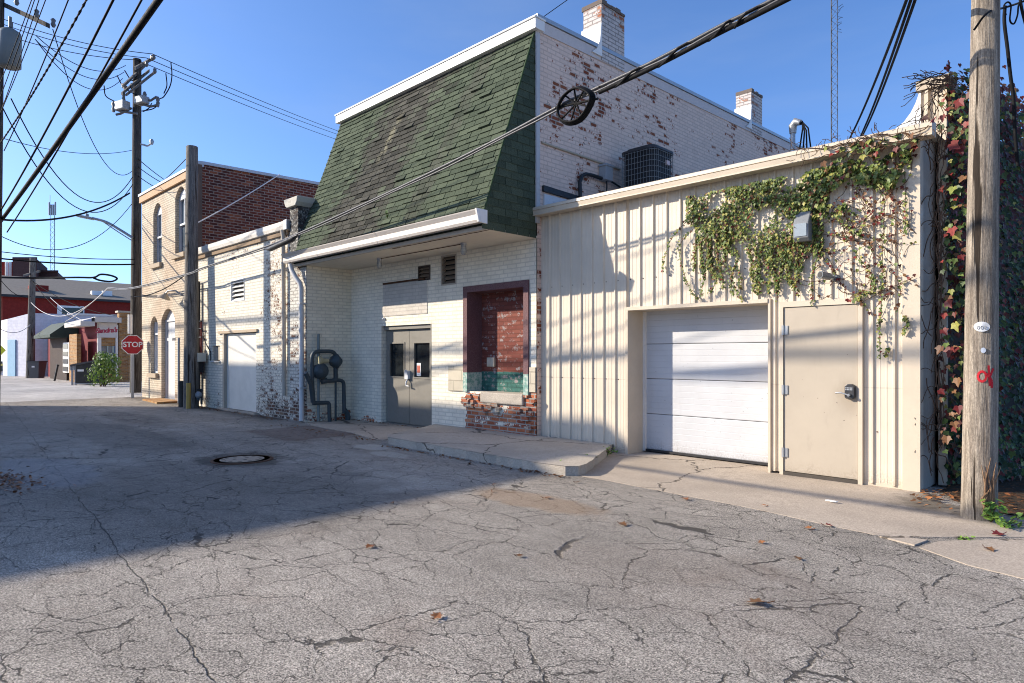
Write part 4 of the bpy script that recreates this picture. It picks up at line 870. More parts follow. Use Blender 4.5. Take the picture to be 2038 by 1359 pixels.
for P in (((273,226),(245,222),(228,216)),((276,205),(300,212),(316,208)),((276,196),(300,200),(312,192)),((262,215),(240,226),(231,228))): b.tube([D26(*p) for p in P], .05, 6)
for x, y in ((226,210),(246,190),(288,190),(314,200)): c = D26(x, y); b.lathe(c + Vector((0,0,-.25)), (0,0,1), [(0,.05),(.1,.07),(.2,.05),(.3,.08),(.4,.04)], 8)
b.build('switch_gear', CERAMIC, tp)
b = MB()
for P in (((207,170),(210,190),(225,200),(240,206)),((233,150),(245,172),(262,184),(272,189)),((340,124),(342,150),(338,172),(326,192),(318,196)),((330,146),(332,170),(326,186)),((318,204),(305,216),(282,221)),((302,205),(296,215),(285,222)),((273,150),(262,160),(248,140))): b.tube(smooth([D26(*p) for p in P], 5), .022, 5)
b.build('jumper_wire', CABLE, tp)
b = MB(); b.tube(smooth([D26(264,473),D26(240,458),D26(212,442),D26(184,434)], 6), .05, 8); b.tube([D26(263,479),D26(236,462),D26(205,441)], .02, 6); arm = b.build('lamp_arm', STEEL, tp)
A, B_ = D26(184,435), D26(154,429); d = B_-A; b = MB(); n_ = d.cross(Vector((0,0,1))).normalized(); b.obox((A+B_)/2, d*.5, n_*.16, Vector((0,0,.05))); b.obox(A.lerp(B_,.35)+Vector((0,0,.10)), d.normalized()*.06, n_*.05, Vector((0,0,.06))); b.build('lamp_head', GREYBOX, arm, bevel=.04)
b = MB(); b.tube(smooth([D26(302,284),D26(294,290),D26(286,288),D26(280,287)], 4), .035, 6); c = D26(302,277); b.lathe(c, (0,0,-1), [(0,.05),(.08,.09),(.2,.05)], 8); b.build('bracket', STEEL, tp)
b = MB(); b.tube([D26(265,720),D26(266,790)], .03, 6); b.build('ground_pipe', STEEL, tp)
b = MB(); b.tube([D26(259,626,25.2),D26(259,664,25.2)], .08, 10); b.build('riser_guard', WHITE, tp)
# left edge pole with transformer
LP = PG(-10, 824)
lp = thing('transformer_pole', 'dark pole at the left edge with a grey transformer and cross arm', 'pole', (LP.x, LP.y, 0))
b = MB(); grain_pole(b, (LP.x,LP.y-.05,-.2), PD(-1,-130,16.4), .15, .12, 14, 21, 12); b.build('shaft', POLE_D, lp)
D16 = lambda x, y, d=16.3: PD(x, y, d)
c = D16(19,97,16.2); b = MB(); b.lathe(c + Vector((0,0,-.47)), (0,0,1), [(0,.18),(.03,.24),(.8,.25),(.88,.23),(.95,.13),(.98,.05)], 20); b.build('transformer_tank', painted('grey_tank_paint', (.16,.18,.18), .5, .4, .4, (.06,.06,.06)), lp)
b = MB(); b.tube([c+Vector((.1,0,.5)), c+Vector((.1,0,.75))], .035, 8); b.tube([c+Vector((-.1,.05,.5)), c+Vector((-.1,.05,.7))], .035, 8); b.build('bushing', CERAMIC, lp)
A, B_ = D16(-8,2,16.6), D16(95,50,16.0); b = MB(); d = B_-A; b.obox((A+B_)/2, d/2, d.cross(Vector((0,0,1))).normalized()*.055, Vector((0,0,.06))); b.build('cross_arm', POLE_D, lp)
for x, y in ((33,10),(73,36),(106,54)): b = MB(); q_ = D16(x, y, 16.2); b.lathe(q_, (0,0,1), [(0,.03),(.06,.06),(.12,.04),(.18,.06),(.22,.02)], 8); b.build('insulator', CERAMIC, lp)
# far small pole
FP = PG(60,752)
fp = thing('street_pole', 'slim grey wooden pole in front of the pale block building', 'pole', (FP.x, FP.y, 0))
b = MB(); grain_pole(b, (FP.x,FP.y,-.1), PD(65,513,41), .24, .15, 12, 31, 10); b.build('shaft', POLE_M, fp)
b = MB(); A, B_ = PD(48,548,40.6), PD(78,540,41.4); d = B_-A; b.obox((A+B_)/2, d/2, Vector((.05,.05,0)), Vector((0,0,.06))); b.build('cross_arm', POLE_M, fp)
# stop sign
SG = PG(264,792)
ss = thing('stop_sign', 'red octagonal stop sign on a steel post beside the tall pole', 'sign', (SG.x, SG.y, 0))
fwd = Vector((0,0,EYE)) - Vector((SG.x,SG.y,EYE)); fwd.z = 0; fwd.normalize(); fwd = (Matrix.Rotation(R(8), 3, 'Z') @ fwd); sx = Vector((-fwd.y, fwd.x, 0)); sx = -sx if sx.dot(Vector((S,S,0))) < 0 else sx
sc = PD(264,686,22.45); rad = .325/math.cos(R(22.5))
b = MB(); b.obox((SG.x-fwd.x*.03,SG.y-fwd.y*.03,1.05), sx*.045, fwd*.02, Vector((0,0,1.1))); b.build('sign_post', STEEL, ss)
def octo(mb, c, r_, th):
    P = [c + (sx*math.cos(R(22.5+45*k)) + Vector((0,0,1))*math.sin(R(22.5+45*k)))*r_ for k in range(8)]; Qb = [p - fwd*th for p in P]
    mb.mesh(P+Qb, [tuple(range(8)), tuple(range(15,7,-1))] + [(k, 8+k, 8+(k+1) % 8, (k+1) % 8) for k in range(8)])
b = MB(); octo(b, sc + fwd*.01, rad, .012); fc = b.build('sign_border', WHITE_S, ss)
b = MB(); octo(b, sc + fwd*.015, rad*.93, .005); b.build('sign_face', RED_S, fc)
text_mesh('lettering', 'STOP', .245, WHITE_S, fc, sc + fwd*.019 - Vector((0,0,.0)), sx, (0,0,1), .002, 0, 1.0, .006)

# ================================================================= METERS BESIDE THE STUB POLE
em = thing('electric_meter', 'dark electric meter stack with white cap beside the stub pole', 'meter', (-19.0, 6.85, 0))
U = lambda x, y, yy=6.8: PY(x, y, yy)
def ubox(mb, x0, y0, x1, y1, ya, yb):
    a, c = PY(x0,y0,ya), PY(x1,y1,ya); mb.box((a.x,ya,c.z),(c.x,yb,a.z))
b = MB(); ubox(b, 379,702,393,720,6.74,6.98); b.build('meter_box', painted('cream_meter_box', (.50,.48,.40), .5, .4, .3), em, bevel=.02)
b = MB(); ubox(b, 377,720,391,741,6.78,6.98); b.tube([U(386,741),U(386,790)], .06, 6); b.build('meter_base', DARK, em)
b = MB(); c = U(384,695); b.lathe(c, (0,-.3,1), [(0,.10),(.12,.10),(.16,.05)], 12); b.build('red_cap', painted('dark_red_cap', (.14,.02,.02), .5, .3, .3), em)
gmt = thing('utility_meter', 'two blue grey gas meters with pipes beside the stub pole', 'gas meter', (-19.0, 6.8, 0))
for (x, y) in ((383,752),(388,790)):
    c = U(x, y, 6.72); b = MB(); b.lathe(c + Vector((0,-.12,0)), (0,1,0), [(0,.10),(.03,.15),(.17,.16),(.22,.12)], 16); b.build('meter_body', BLUE_M, gmt)
    b = MB(); b.tube([c+Vector((-.09,0,.1)), c+Vector((-.09,0,.24)), c+Vector((-.16,.1,.26))], .03, 6); b.tube([c+Vector((.09,0,.1)), c+Vector((.09,0,.22)), c+Vector((.2,.1,.22)), c+Vector((.22,.1,-.2))], .03, 6); b.build('meter_pipe', DARK, gmt)
b = MB(); b.lathe(U(400,786,6.8), (.3,-1,.2), [(0,.05),(.05,.09),(.12,.09),(.15,.04)], 10); b.build('valve', GREYBOX, gmt)
yb_ = thing('yellow_bollard', 'rusty yellow guard post in front of the gas meters', 'bollard', tuple(PY(375,805,6.5)))
c = PY(375,762,6.5); b = MB(); b.tube([(c.x,6.5,-.05),(c.x,6.5,c.z)], .06, 10); b.build('post', YELLOW, yb_)
bp = thing('dark_post', 'short dark post left of the stub pole', 'bollard', tuple(PY(362,806,6.5)))
c = PY(362,758,6.55); b = MB(); b.tube([(c.x,6.55,-.05),(c.x,6.55,c.z)], .09, 10); b.build('post', POLE_D, bp)
cdp = thing('conduit_riser', 'bundle of dark and red conduits rising up the corner by the meters', 'conduit', (-20.0, 6.98, 0))
for (x, m_, r_, y0, y1) in ((395,DARK,.055,560,790),(400,painted('dark_red_conduit', (.20,.05,.05), .6, .3, .3),.03,640,745),(390,PIPE,.035,640,790)):
    b = MB(); b.tube([PY(x,y0,6.97), PY(x,y1,6.97)], r_, 8); b.build('conduit', m_, cdp)
b = MB()
for y in (640,655,672): b.tube([PY(383,y,6.95), PY(401,y-1,6.95)], .02, 5)
b.build('conduit_strap', DARK, cdp)
gp = thing('steel_post', 'thin bright steel post between the doorway and the stub pole', 'post', tuple(PY(356,795,6.6)))
b = MB(); b.tube([PY(356,795,6.6)-Vector((0,0,.1)), PY(356,672,6.6)], .035, 8); b.build('post', STEEL, gp)
b = MB(); b.box(tuple(PY(333,678,6.6)), tuple(PY(350,672,6.7))); b.build('top_arm', WHITE, gp)

# ================================================================= BEYOND THE STREET
# corner salon
CS = PG(195,761); XF, YF = CS.x, CS.y
sal = thing('corner_shop', 'small corner shop with white canopy, red scripted sign and yellow brick front', 'shop', (XF-2, YF+2, 0))
Zf = lambda x, y: PX(x, y, XF)
b = MB(); a, c = Zf(197,688), Zf(231,760); e = Zf(280,620)
for (y0, y1, z0, z1) in ((YF, a.y, 0, e.z-.6), (a.y, c.y, 0, .75), (a.y, c.y, a.z, e.z-.6)): b.face([(XF,y0,z0),(XF,y1,z0),(XF,y1,z1),(XF,y0,z1)])
b.face([(XF,c.y,0),(XF,YF+6,0),(XF,YF+6,3.2),(XF,c.y,3.2)]); b.face([(XF,YF+6,0),(XF-12,YF+6,0),(XF-12,YF+6,3.4),(XF,YF+6,3.4)]); b.build('front_wall', YEL_B, sal)
g0 = Zf(236,622); b = MB(); b.box((XF-.3,g0.y,0),(XF+.12,YF+6.2,g0.z)); pr_ = b.build('brick_pier', YEL_B, sal); b = MB(); b.box((XF-.35,g0.y-.08,g0.z),(XF+.2,YF+6.2,g0.z+.10)); b.build('pier_cap', LV, pr_)
b = MB(); b.face([(XF,YF,0),(XF-13,YF,0),(XF-13,YF,3.3),(XF,YF,3.3)]); b.build('side_wall', painted('deep_red_side_wall', (.17,.03,.036), .8, .2, .2), sal)
b = MB(); b.box((XF-.06,YF-.03,0),(XF+.03,YF+.15,3.2)); b.box((XF-.02,g0.y-.16,.2),(XF+.10,g0.y-.05,3.1)); b.build('white_trim', WHITE, sal)
# canopy: sloping fascia round two sides
zt_, zb_ = Zf(190,632).z, Zf(190,645).z
b = MB(); b.box((XF-.2,YF-.25,zt_-.25),(XF+.55,g0.y,zt_+.02)); b.box((XF-3.2,YF-.9,zb_-.12),(XF+.5,YF-.25,zb_+.12)); b.face([(XF-3.2,YF-.9,zb_+.12),(XF+.5,YF-.9,zb_+.12),(XF+.5,YF-.2,zt_),(XF-3.2,YF-.2,zt_)]); b.face([(XF-12,YF,3.3),(XF,YF,3.3),(XF,YF+6,3.4),(XF-12,YF+6,3.4)]); b.build('canopy', painted('cream_canopy', (.60,.57,.52), .7, .2, .4), sal)
s0, s1 = PX(197,642,XF+.1), PX(233,672,XF+.1); b = MB(); b.box((XF+.02,s0.y,s1.z),(XF+.12,s1.y,s0.z)); sb = b.build('sign_board', painted('cream_sign_board', (.62,.58,.55), .6, .3, .2), sal)
text_mesh('lettering', "Sandra's", .35, painted('crimson_letters', (.42,.05,.09), .6, .3, .2), sb, ((XF+.13), (s0.y+s1.y)/2-.10, (s0.z+s1.z)/2-.02), (0,1,.08), (0,-.08,1), .004, .35, .9, .012)
b = MB(); b.box((XF-.10,a.y+.05,.8),(XF-.05,c.y-.1,a.z)); wdw = b.build('shop_window', GLASS_B, sal); b = MB(); frame_x = [(a.y,a.y+.08),(c.y-.18,c.y-.1),((a.y+c.y)/2-.03,(a.y+c.y)/2+.03)]
for y0, y1 in frame_x: b.box((XF-.05,y0,.75),(XF+.02,y1,a.z))
b.box((XF-.05,a.y,1.5),(XF+.02,c.y,1.57)); b.build('window_frame', painted('pale_green_frame', (.35,.42,.38), .5, .4, .2), wdw)
# dark awning shop front along the side
XA, XB = PY(157,700,YF).x, PY(124,700,YF).x; aw = thing('awning_shop', 'shop front under a dark green awning with brick post and tall window', 'shop', ((XA+XB)/2, YF, 0))
za, zb2 = PY(125,640,YF-1.2).z, PY(125,668,YF-1.2).z
b = MB(); b.box((XB-.2,YF-.6,0),(XA,YF+.0-.03,zb2+.3)); b.build('front_wall', painted('dark_brown_front', (.05,.035,.03), .8, .2, .3), aw)
b = MB(); b.prism([(YF-1.4,zb2-.05),(YF-1.4,zb2+.12),(YF-.5,za+.1),(YF-.03,za+.1),(YF-.03,zb2-.05)], 'x', XB-.4, XA+.05); b.build('awning', painted('dark_green_awning', (.035,.055,.045), .7, .2, .3), aw)
p0 = PY(140,700,YF-.7); b = MB(); b.box((p0.x,YF-.75,0),(PY(155,700,YF-.7).x,YF-.55,2.6)); b.build('brick_post', YEL_B, aw)
q0, q1 = PY(127,682,YF-.65), PY(139,742,YF-.65); b = MB(); b.box((q0.x,YF-.70,q1.z),(q1.x,YF-.62,q0.z)); wf = b.build('tall_window', WHITE, aw)
b = MB()
for k in range(4): z0 = q1.z + .08 + (q0.z-q1.z)*k/4; b.box((q0.x+.15,YF-.725,z0),(q1.x-.15,YF-.705,z0+(q0.z-q1.z)/4-.16))
b.build('window_pane', GLASS, wf)
# pale block building
XWH = -54.; wb = thing('block_building', 'pale white block building, tinted blue for shade, with a cut corner and blue door', 'building', (XWH-3, 14, 0))
y0, y1 = PX(62,700,XWH).y, PX(262,700,XWH).y+4; zt0 = PX(150,626,XWH).z
b = MB(); b.face([(XWH,y0,0),(XWH,y1,0),(XWH,y1,zt0),(XWH,y0,zt0)]); b.face([(XWH,y0,0),(XWH,y0,zt0),(XWH-2.6,y0-.95,zt0-.35),(XWH-2.6,y0-.95,0)]); b.face([(XWH-2.6,y0-.95,0),(XWH-2.6,y0-.95,zt0-.35),(XWH-9,y0-.95,zt0-.35),(XWH-9,y0-.95,0)]); b.face([(XWH,y0,zt0),(XWH,y1,zt0),(XWH-9,y1,zt0),(XWH-9,y0-.95,zt0-.35),(XWH-2.6,y0-.95,zt0-.35)])
b.build('block_wall', FARWHITE, wb)
b = MB(); b.obox((XWH-2.0,y0-.76,1.25), Vector((.42,.15,0)), Vector((.02,-.05,0)), (0,0,1.25)); b.build('blue_door', painted('pale_blue_door', (.25,.42,.55), .6, .3, .2), wb)
b = MB(); b.box((XWH,y1-8,zt0-.02),(XWH+.1,y1,zt0+.1)); b.build('parapet_edge', WHITE, wb)
# long red building with grey roof
XR = -78.; lr = thing('red_brick_building', 'long red painted building with sloping grey roof', 'building', (XR-8, 16, 0))
ze = PX(140,592,XR).z; ya, yb2 = PX(5,600,XR).y, PX(300,600,XR).y + 12
b = MB(); b.face([(XR,ya,0),(XR,yb2,0),(XR,yb2,ze),(XR,ya,ze)]); b.face([(XR,ya,0),(XR,ya,ze),(XR-22,ya,ze),(XR-22,ya,0)]); b.build('wall', FARRED, lr)
ROOFG = M('grey_shingle_roof', .95, .1); nn = ROOFG.noise(3, 6, .7); ROOFG = ROOFG.out(ROOFG.mix(nn, (.12,.11,.095), (.27,.245,.21)))
zr = PX(140,557,XR-14).z - .6; b = MB(); b.face([(XR+.4,ya-4,ze-.05),(XR+.4,yb2,ze-.05),(XR-14,yb2,zr+.6),(XR-14,ya-14,zr+.6)]); b.face([(XR-14,ya-14,zr+.6),(XR-14,yb2,zr+.6),(XR-28,yb2,ze),(XR-28,ya-14,ze)]); rf = b.build('roof', ROOFG, lr)
b = MB(); b.box((XR+.3,ya-4,ze-.25),(XR+.5,yb2,ze-.02)); b.build('roof_edge', DARK, rf)
c = PX(79,586,XR-3); b = MB(); b.box((XR-4.5,c.y-.7,ze),(XR-3,c.y+.7,c.z+.25)); ch = b.build('chimney', WHITE, rf); b = MB(); b.box((XR-4.55,c.y-.75,c.z+.25),(XR-2.95,c.y+.75,c.z+.95)); b.build('chimney_top', FARRED, ch)
for px_ in (193, 214): c = PX(px_, 588, XR-2.5); b = MB(); b.box((XR-3.2,c.y-.45,ze+.1),(XR-2.5,c.y+.45,c.z+.5)); b.build('roof_vent', WHITE_S, rf)
c = PX(128,622,XR); b = MB(); b.box((XR-.02,c.y-.6,c.z-1.2),(XR+.06,c.y+1.7,c.z+.7)); wdn = b.build('window', WHITE_S, lr); b = MB(); b.box((XR+.06,c.y-.2,c.z-1.),(XR+.09,c.y+1.6,c.z+.5)); b.build('window_pane', GLASS, wdn)
# brown blocks far behind
def far_block(name, label, x0, x1, ytop, ybot, d, mat, cat='building'):
    A, B_, C_, D_ = PD(x0,ytop,d), PD(x1,ytop,d), PD(x0,ybot,d), PD(x1,ybot,d)
    t = thing(name, label, cat, ((A.x+B_.x)/2,(A.y+B_.y)/2,0)); back = Vector((-14,4,0)); b = MB()
    P = [Vector((A.x,A.y,0)), Vector((B_.x,B_.y,0))]; h = A.z
    b.mesh([P[0],P[1],P[1]+back,P[0]+back]+[p+Vector((0,0,h)) for p in (P[0],P[1],P[1]+back,P[0]+back)], [(0,1,5,4),(1,2,6,5),(2,3,7,6),(3,0,4,7),(4,5,6,7)]); b.build('wall', mat, t)
    b = MB(); d_ = (P[1]-P[0]); b.obox((P[0]+P[1])/2+Vector((.1,0,h+.1)), d_*.51, Vector((.25,0,0)), (0,0,.18)); b.build('parapet', mat, t); return t
far_block('brick_tower', 'dark brown square brick tower on the skyline behind the grey roof', 25, 73, 515, 560, 118, DARKBR)
far_block('brick_block', 'low dark brown flat topped block right of the brick tower', 72, 115, 541, 560, 121, DARKBR)
fb = far_block('red_block', 'reddish flat topped building at the left edge beyond the grey roof', -30, 26, 524, 560, 124, FARRED)
b = MB()
for px_ in (13, 20): A = PD(px_,521,123.3); b.box((A.x-.2,A.y-.2,A.z-3),(A.x+.2,A.y+.2,A.z))
b.build('white_pipe', WHITE_S, fb)
# radio masts
def mast(name, label, px0, px1, ytop, d, step, solid=0.):
    t0 = PD((px0+px1)/2, 700, d); t = thing(name, label, 'tower', (t0.x,t0.y,0)); wd = (px1-px0)*d/F; u = Vector((S,S,0)); v = Vector((-S,S,0)); H = PD(px0,ytop,d).z
    L_ = [t0 + u*(-wd/2), t0 + u*(wd/2), t0 + v*wd*.8]; L_ = [Vector((p.x,p.y,0)) for p in L_]; rr = max(.045, wd*.05)
    b = MB()
    for p in L_: b.tube([p, p+Vector((0,0,H))], rr, 4)
    b.build('mast_leg', painted('dark_grey_mast_steel', (.06,.065,.075), .5, .4, .2), t); b = MB(); z = 0; k = 0
    while z < H - step:
        for i in range(3):
            p, q = L_[i], L_[(i+1) % 3]; b.tube([p+Vector((0,0,z)), q+Vector((0,0,z+step))] if k % 2 else [q+Vector((0,0,z)), p+Vector((0,0,z+step))], rr*.6, 3)
        z += step; k += 1
    b.build('lattice', painted('grey_lattice_steel', (.09,.095,.105), .5, .4, .2), t); return t, L_, H
t, L_, H = mast('radio_mast', 'tall slender lattice mast rising behind the garage roof', 1654, 1667, -60, 120, 1.1)
b = MB(); r = random.Random(5)
for k in range(9): z = PD(1660, 15+k*6, 120).z; p = L_[1]; b.tube([p+Vector((0,0,z)), p+Vector((S*r.uniform(.4,1.2),S*r.uniform(.4,1.2),z and 0))+Vector((0,0,z+r.uniform(-.2,.9)))], .04, 4)
b.build('antenna', DARK, t)
t, L_, H = mast('cell_tower', 'short lattice tower with panel antennas above the far rooftops', 100, 108.5, 428, 150, 1.2)
b = MB()
for x in (98,102,106,110): A = PD(x,405,150); b.box((A.x-.15,A.y-.15,PD(x,428,150).z),(A.x+.15,A.y+.15,A.z+r.uniform(-.4,.4)))
A = PD(99.5,388,150); b.tube([A, A-Vector((0,0,3))], .06, 4); b.build('panel_antenna', GREYBOX, t)

# dumpster, bins, shrub, bollard, diamond sign, van
DG = PG(166,766); dm = thing('dumpster', 'black steel dumpster with a sloping lid beside the shrub', 'dumpster', (DG.x, DG.y, 0))
ux = Vector((S,S,0)); uy = Vector((-S,S,0))
def dbox(mb, u0, u1, v0, v1, za0, za1, zb0, zb1):         # u across the view, v away; z ranges at the two u ends
    o = Vector((DG.x,DG.y,0)); P = [o+ux*u0+uy*v0, o+ux*u1+uy*v0, o+ux*u1+uy*v1, o+ux*u0+uy*v1]
    mb.mesh([P[0]+Vector((0,0,za0)),P[1]+Vector((0,0,zb0)),P[2]+Vector((0,0,zb0)),P[3]+Vector((0,0,za0)),P[0]+Vector((0,0,za1)),P[1]+Vector((0,0,zb1)),P[2]+Vector((0,0,zb1)),P[3]+Vector((0,0,za1))],[(0,3,2,1),(4,5,6,7),(0,1,5,4),(1,2,6,5),(2,3,7,6),(3,0,4,7)])
b = MB(); dbox(b, -.40, .52, 0, .8, .08, .98, .08, 1.14); b.build('bin_body', painted('black_dumpster_paint', (.012,.014,.014), .5, .4, .3), dm)
b = MB(); dbox(b, -.62, .58, -.05, .85, .90, 1.0, 1.14, 1.22); b.build('lid', painted('dark_grey_lid', (.05,.05,.055), .5, .4, .2), dm)
b = MB(); dbox(b, -.28, .02, -.02, -.003, .66, .76, .66, .76); b.build('label_plate', WHITE_S, dm)
b = MB()
for u0 in (-.6, -.44): dbox(b, u0, u0+.07, .0, .07, 0, .95, 0, .95)
dbox(b, -.66, -.36, .0, .3, .72, .98, .72, .98); dbox(b, -.38, .45, -.03, .0, .03, .09, .03, .09); b.build('side_bracket', GREYBOX, dm)
for k, (x, y, label) in enumerate(((74,752,'grey wheeled bin beside the slim street pole'),)):
    g = PG(x, y); tb = thing('trash_bin', label, 'bin', (g.x,g.y,0)); b = MB(); b.mesh([g+ux*i*s_+uy*j*s_+Vector((0,0,z)) for z, s_ in ((0,.27),(1.0,.36)) for i, j in ((-1,-1),(1,-1),(1,1),(-1,1))],[(0,3,2,1),(4,5,6,7),(0,1,5,4),(1,2,6,5),(2,3,7,6),(3,0,4,7)]); b.build('bin_body', painted('grey_bin_plastic', (.08,.085,.095), .5, .4, .2), tb)
    b = MB(); b.obox(g+Vector((0,0,1.04)), ux*.39, uy*.39, (0,0,.04)); b.build('lid', painted('dark_bin_lid', (.05,.052,.06), .5, .4, .2), tb); b = MB(); b.obox(g-uy*.345+Vector((-.01,0,.72)), ux*.09, uy*.012, (0,0,.05)); b.build('bin_mark', WHITE_S, tb)
g = PG(85,751); b = MB(); b.tube([g, g+Vector((0,0,.95))], .06, 6); tag(b.build('guard_post', DARK), 'thin black post right of the grey wheeled bin', 'post')
g = PG(108,758); b = MB(); b.tube([g-Vector((0,0,.05)), g+Vector((.12,.14,.85))], .055, 8); b.tube([g+Vector((.12,.14,.85)), g+Vector((.13,.15,.92))], .075, 8); tag(b.build('leaning_post', DARK), 'leaning black post on the pale ground before the awning shop', 'bollard')
g = PG(-14,752); ds_ = thing('warning_sign', 'yellow green diamond sign with a black walking figure at the left edge', 'sign', (g.x,g.y,0))
c = PD(-3,697,40); b = MB(); b.tube([Vector((c.x,c.y,0)), c+Vector((0,0,.4))], .05, 6); b.build('sign_post', STEEL, ds_)
def dia(mb, c, r_, th, n=Vector((S,-S,0))): P = [c-ux*r_, c-Vector((0,0,r_)), c+ux*r_, c+Vector((0,0,r_))]; Q_ = [p - n*th for p in P]; mb.mesh(P+Q_, [(0,1,2,3),(7,6,5,4)]+[(k,4+k,4+(k+1) % 4,(k+1) % 4) for k in range(4)])
b = MB(); dia(b, c, .44, .02); fc = b.build('sign_face', LIME, ds_)
nfig = Vector((S,-S,0)); b = MB(); b.tube([c+nfig*.03+Vector((0,0,.12)), c+nfig*.03+Vector((0,0,.19))], .05, 8); b.tube([c+nfig*.02+Vector((0,0,.10)), c+nfig*.02+Vector((0,0,-.08))], .05, 6); b.tube([c+nfig*.02+Vector((0,0,-.06)), c+nfig*.02+ux*.1+Vector((0,0,-.24))], .028, 6); b.tube([c+nfig*.02+Vector((0,0,-.06)), c+nfig*.02-ux*.1+Vector((0,0,-.24))], .028, 6); b.tube([c+nfig*.02+Vector((0,0,.06)), c+nfig*.02+ux*.14+Vector((0,0,-.04))], .022, 6); b.build('walking_figure', DARK, fc)
# dark parked car cut by the left edge
g = PG(2,747); car = thing('parked_car', 'dark car parked at the left edge seen from its tail', 'car', (g.x,g.y,0))
cu, cv = ux, uy
def cbox(mb, pr, v0, v1):                                # profile across the car, swept away from the camera
    n = len(pr); V = [g+cu*u+cv*v0+Vector((0,0,z)) for u, z in pr]+[g+cu*u+cv*v1+Vector((0,0,z)) for u, z in pr]
    mb.mesh(V, [tuple(range(n)), tuple(range(2*n-1,n-1,-1))]+[(i,(i+1)%n,n+(i+1)%n,n+i) for i in range(n)])
b = MB(); cbox(b, [(-.88,.3),(.88,.3),(.92,.55),(.9,.92),(.80,1.0),(-.80,1.0),(-.9,.92),(-.92,.55)], 0, 4.3); b.build('body', painted('dark_car_paint', (.02,.022,.028), .3, .5, .1), car, bevel=.05)
b = MB(); cbox(b, [(-.76,1.0),(.76,1.0),(.60,1.42),(-.60,1.42)], .5, 3.0); b.build('cabin_glass', GLASS, car)
for u in (-.72, .72): b = MB(); b.obox(g+cu*u-cv*.02+Vector((0,0,.82)), cu*.12, cv*.03, (0,0,.08)); b.build('tail_light', painted('red_lens', (.35,.02,.02), .3, .5, .1), car)
b = MB(); b.obox(g-cv*.03+Vector((0,0,.75)), cu*.24, cv*.02, (0,0,.07)); b.build('number_plate', painted('yellow_plate', (.6,.5,.15), .5, .3, .2), car)
for u in (-.74, .74):
    for v in (.75, 3.4): b = MB(); b.lathe(g+cu*(u-.1)+cv*v+Vector((0,0,.32)), cu, [(0,.2),(.01,.32),(.19,.32),(.2,.2)], 16); b.build('wheel', DARK, car)

# ================================================================= LEAFY THINGS
IVY = [(0,-.36),(.12,-.48),(.34,-.42),(.40,-.2),(.54,.02),(.34,.05),(.22,.14),(.15,.36),(0,.6)]
def leaf(mb, c, n, up, s, fold=.15, shape=IVY):
    n = n.normalized(); u = up - n*up.dot(n)
    if u.length < 1e-3: u = n.orthogonal()
    u.normalize(); q = u.cross(n)
    for sg in (1, -1): mb.face([c + (q*(x*sg) + u*y + n*(fold*abs(x)))*s for x, y in shape])
def jit(v, a, r): return v + Vector((r.uniform(-a,a), r.uniform(-a,a), r.uniform(-a,a)))
IVM = [LF_G, LF_Y, LF_R, LF_B, LF_D, LF_K]
def pick(r, wts):
    t = r.random()*sum(wts)
    for i, w_ in enumerate(wts):
        t -= w_
        if t < 0: return i
    return 0
# 1: ivy hanging on the garage front
iv = thing('hanging_ivy', 'green ivy hanging in strands from the garage eave, turning yellow and red', 'ivy', (-3.2, YG, 3.6))
r = random.Random(12); FL = MB(); ST = MB(); Gp = lambda x, y, yy=8.13: PY(x, y, yy)
lower = [(1368,430),(1395,490),(1440,475),(1480,520),(1530,505),(1580,490),(1625,455),(1680,430),(1725,400),(1770,365),(1808,330)]
upper = lambda x: 412 - (x-1375)*.208 - 22
def low_at(x):
    for (x0,y0),(x1,y1) in zip(lower, lower[1:]):
        if x0 <= x <= x1: return y0+(y1-y0)*(x-x0)/(x1-x0)
    return lower[0][1]
def nz(x, y): return math.sin(x*.047+y*.031+1.3)*.5 + math.sin(x*.021-y*.063)*.5 + math.sin(x*.11+y*.09)*.3
cnt = 0
while cnt < 4600:
    x = r.uniform(1366,1812); yu, yl = upper(x), low_at(x); t = r.random(); y = yu + (yl-yu+25)*t**1.15
    if nz(x, y) + r.uniform(-.5,.5) - max(0,t-.6)*1.4 - max(0,(x-1610)/150)*(.3+t) - max(0,t-.35)*.7*(1+math.sin(x*.13)) < -.45: continue
    cnt += 1; warm = .25 + .6*t + .35*math.sin(x*.03+2); FL.m = pick(r, (4.5, 1.6+3*t, .10+warm*.14, .35+warm*1.0, .12, 1.0*(1-t)+.15)); FL.t = r.random()
    big = 1.25 if x > 1600 and y < 420 else 1.; depth = 8.18 - abs(r.gauss(0, .06)) - .02
    leaf(FL, Gp(x, y, depth), jit(Vector((-.1,-1,.35)), .55, r), jit(Vector((0,-.1,-1)), .4, r), r.uniform(.026,.047)*big)
strands = [[(1392,425),(1362,445),(1335,478),(1322,515),(1319,540)],[(1380,455),(1352,490),(1358,530),(1372,572),(1392,598)],[(1408,500),(1400,550),(1396,590)],[(1440,510),(1425,560),(1412,585)],[(1468,520),(1455,555),(1460,590)],[(1455,530),(1462,570),(1478,598)],[(1495,545),(1520,560),(1538,565)],[(1560,520),(1572,560),(1590,580)],[(1600,470),(1562,500),(1545,530),(1548,600)],[(1552,545),(1572,560),(1590,592)],[(1640,480),(1600,505),(1570,540)],[(1625,520),(1615,560),(1618,605)],[(1720,440),(1712,470),(1690,452),(1655,425)],[(1740,575),(1715,590),(1700,600)],[(1763,360),(1757,480),(1756,560),(1752,650)],[(1752,620),(1750,660),(1752,715)],[(1800,340),(1803,420),(1801,470)],[(1770,690),(1760,710)],[(1800,630),(1805,650),(1796,668)],[(1660,430),(1680,415),(1705,430)],[(1700,500),(1730,540),(1742,575)],[(1440,400),(1433,460),(1446,520)],[(1520,470),(1510,540),(1513,585)],[(1410,470),(1385,500),(1380,540)]]
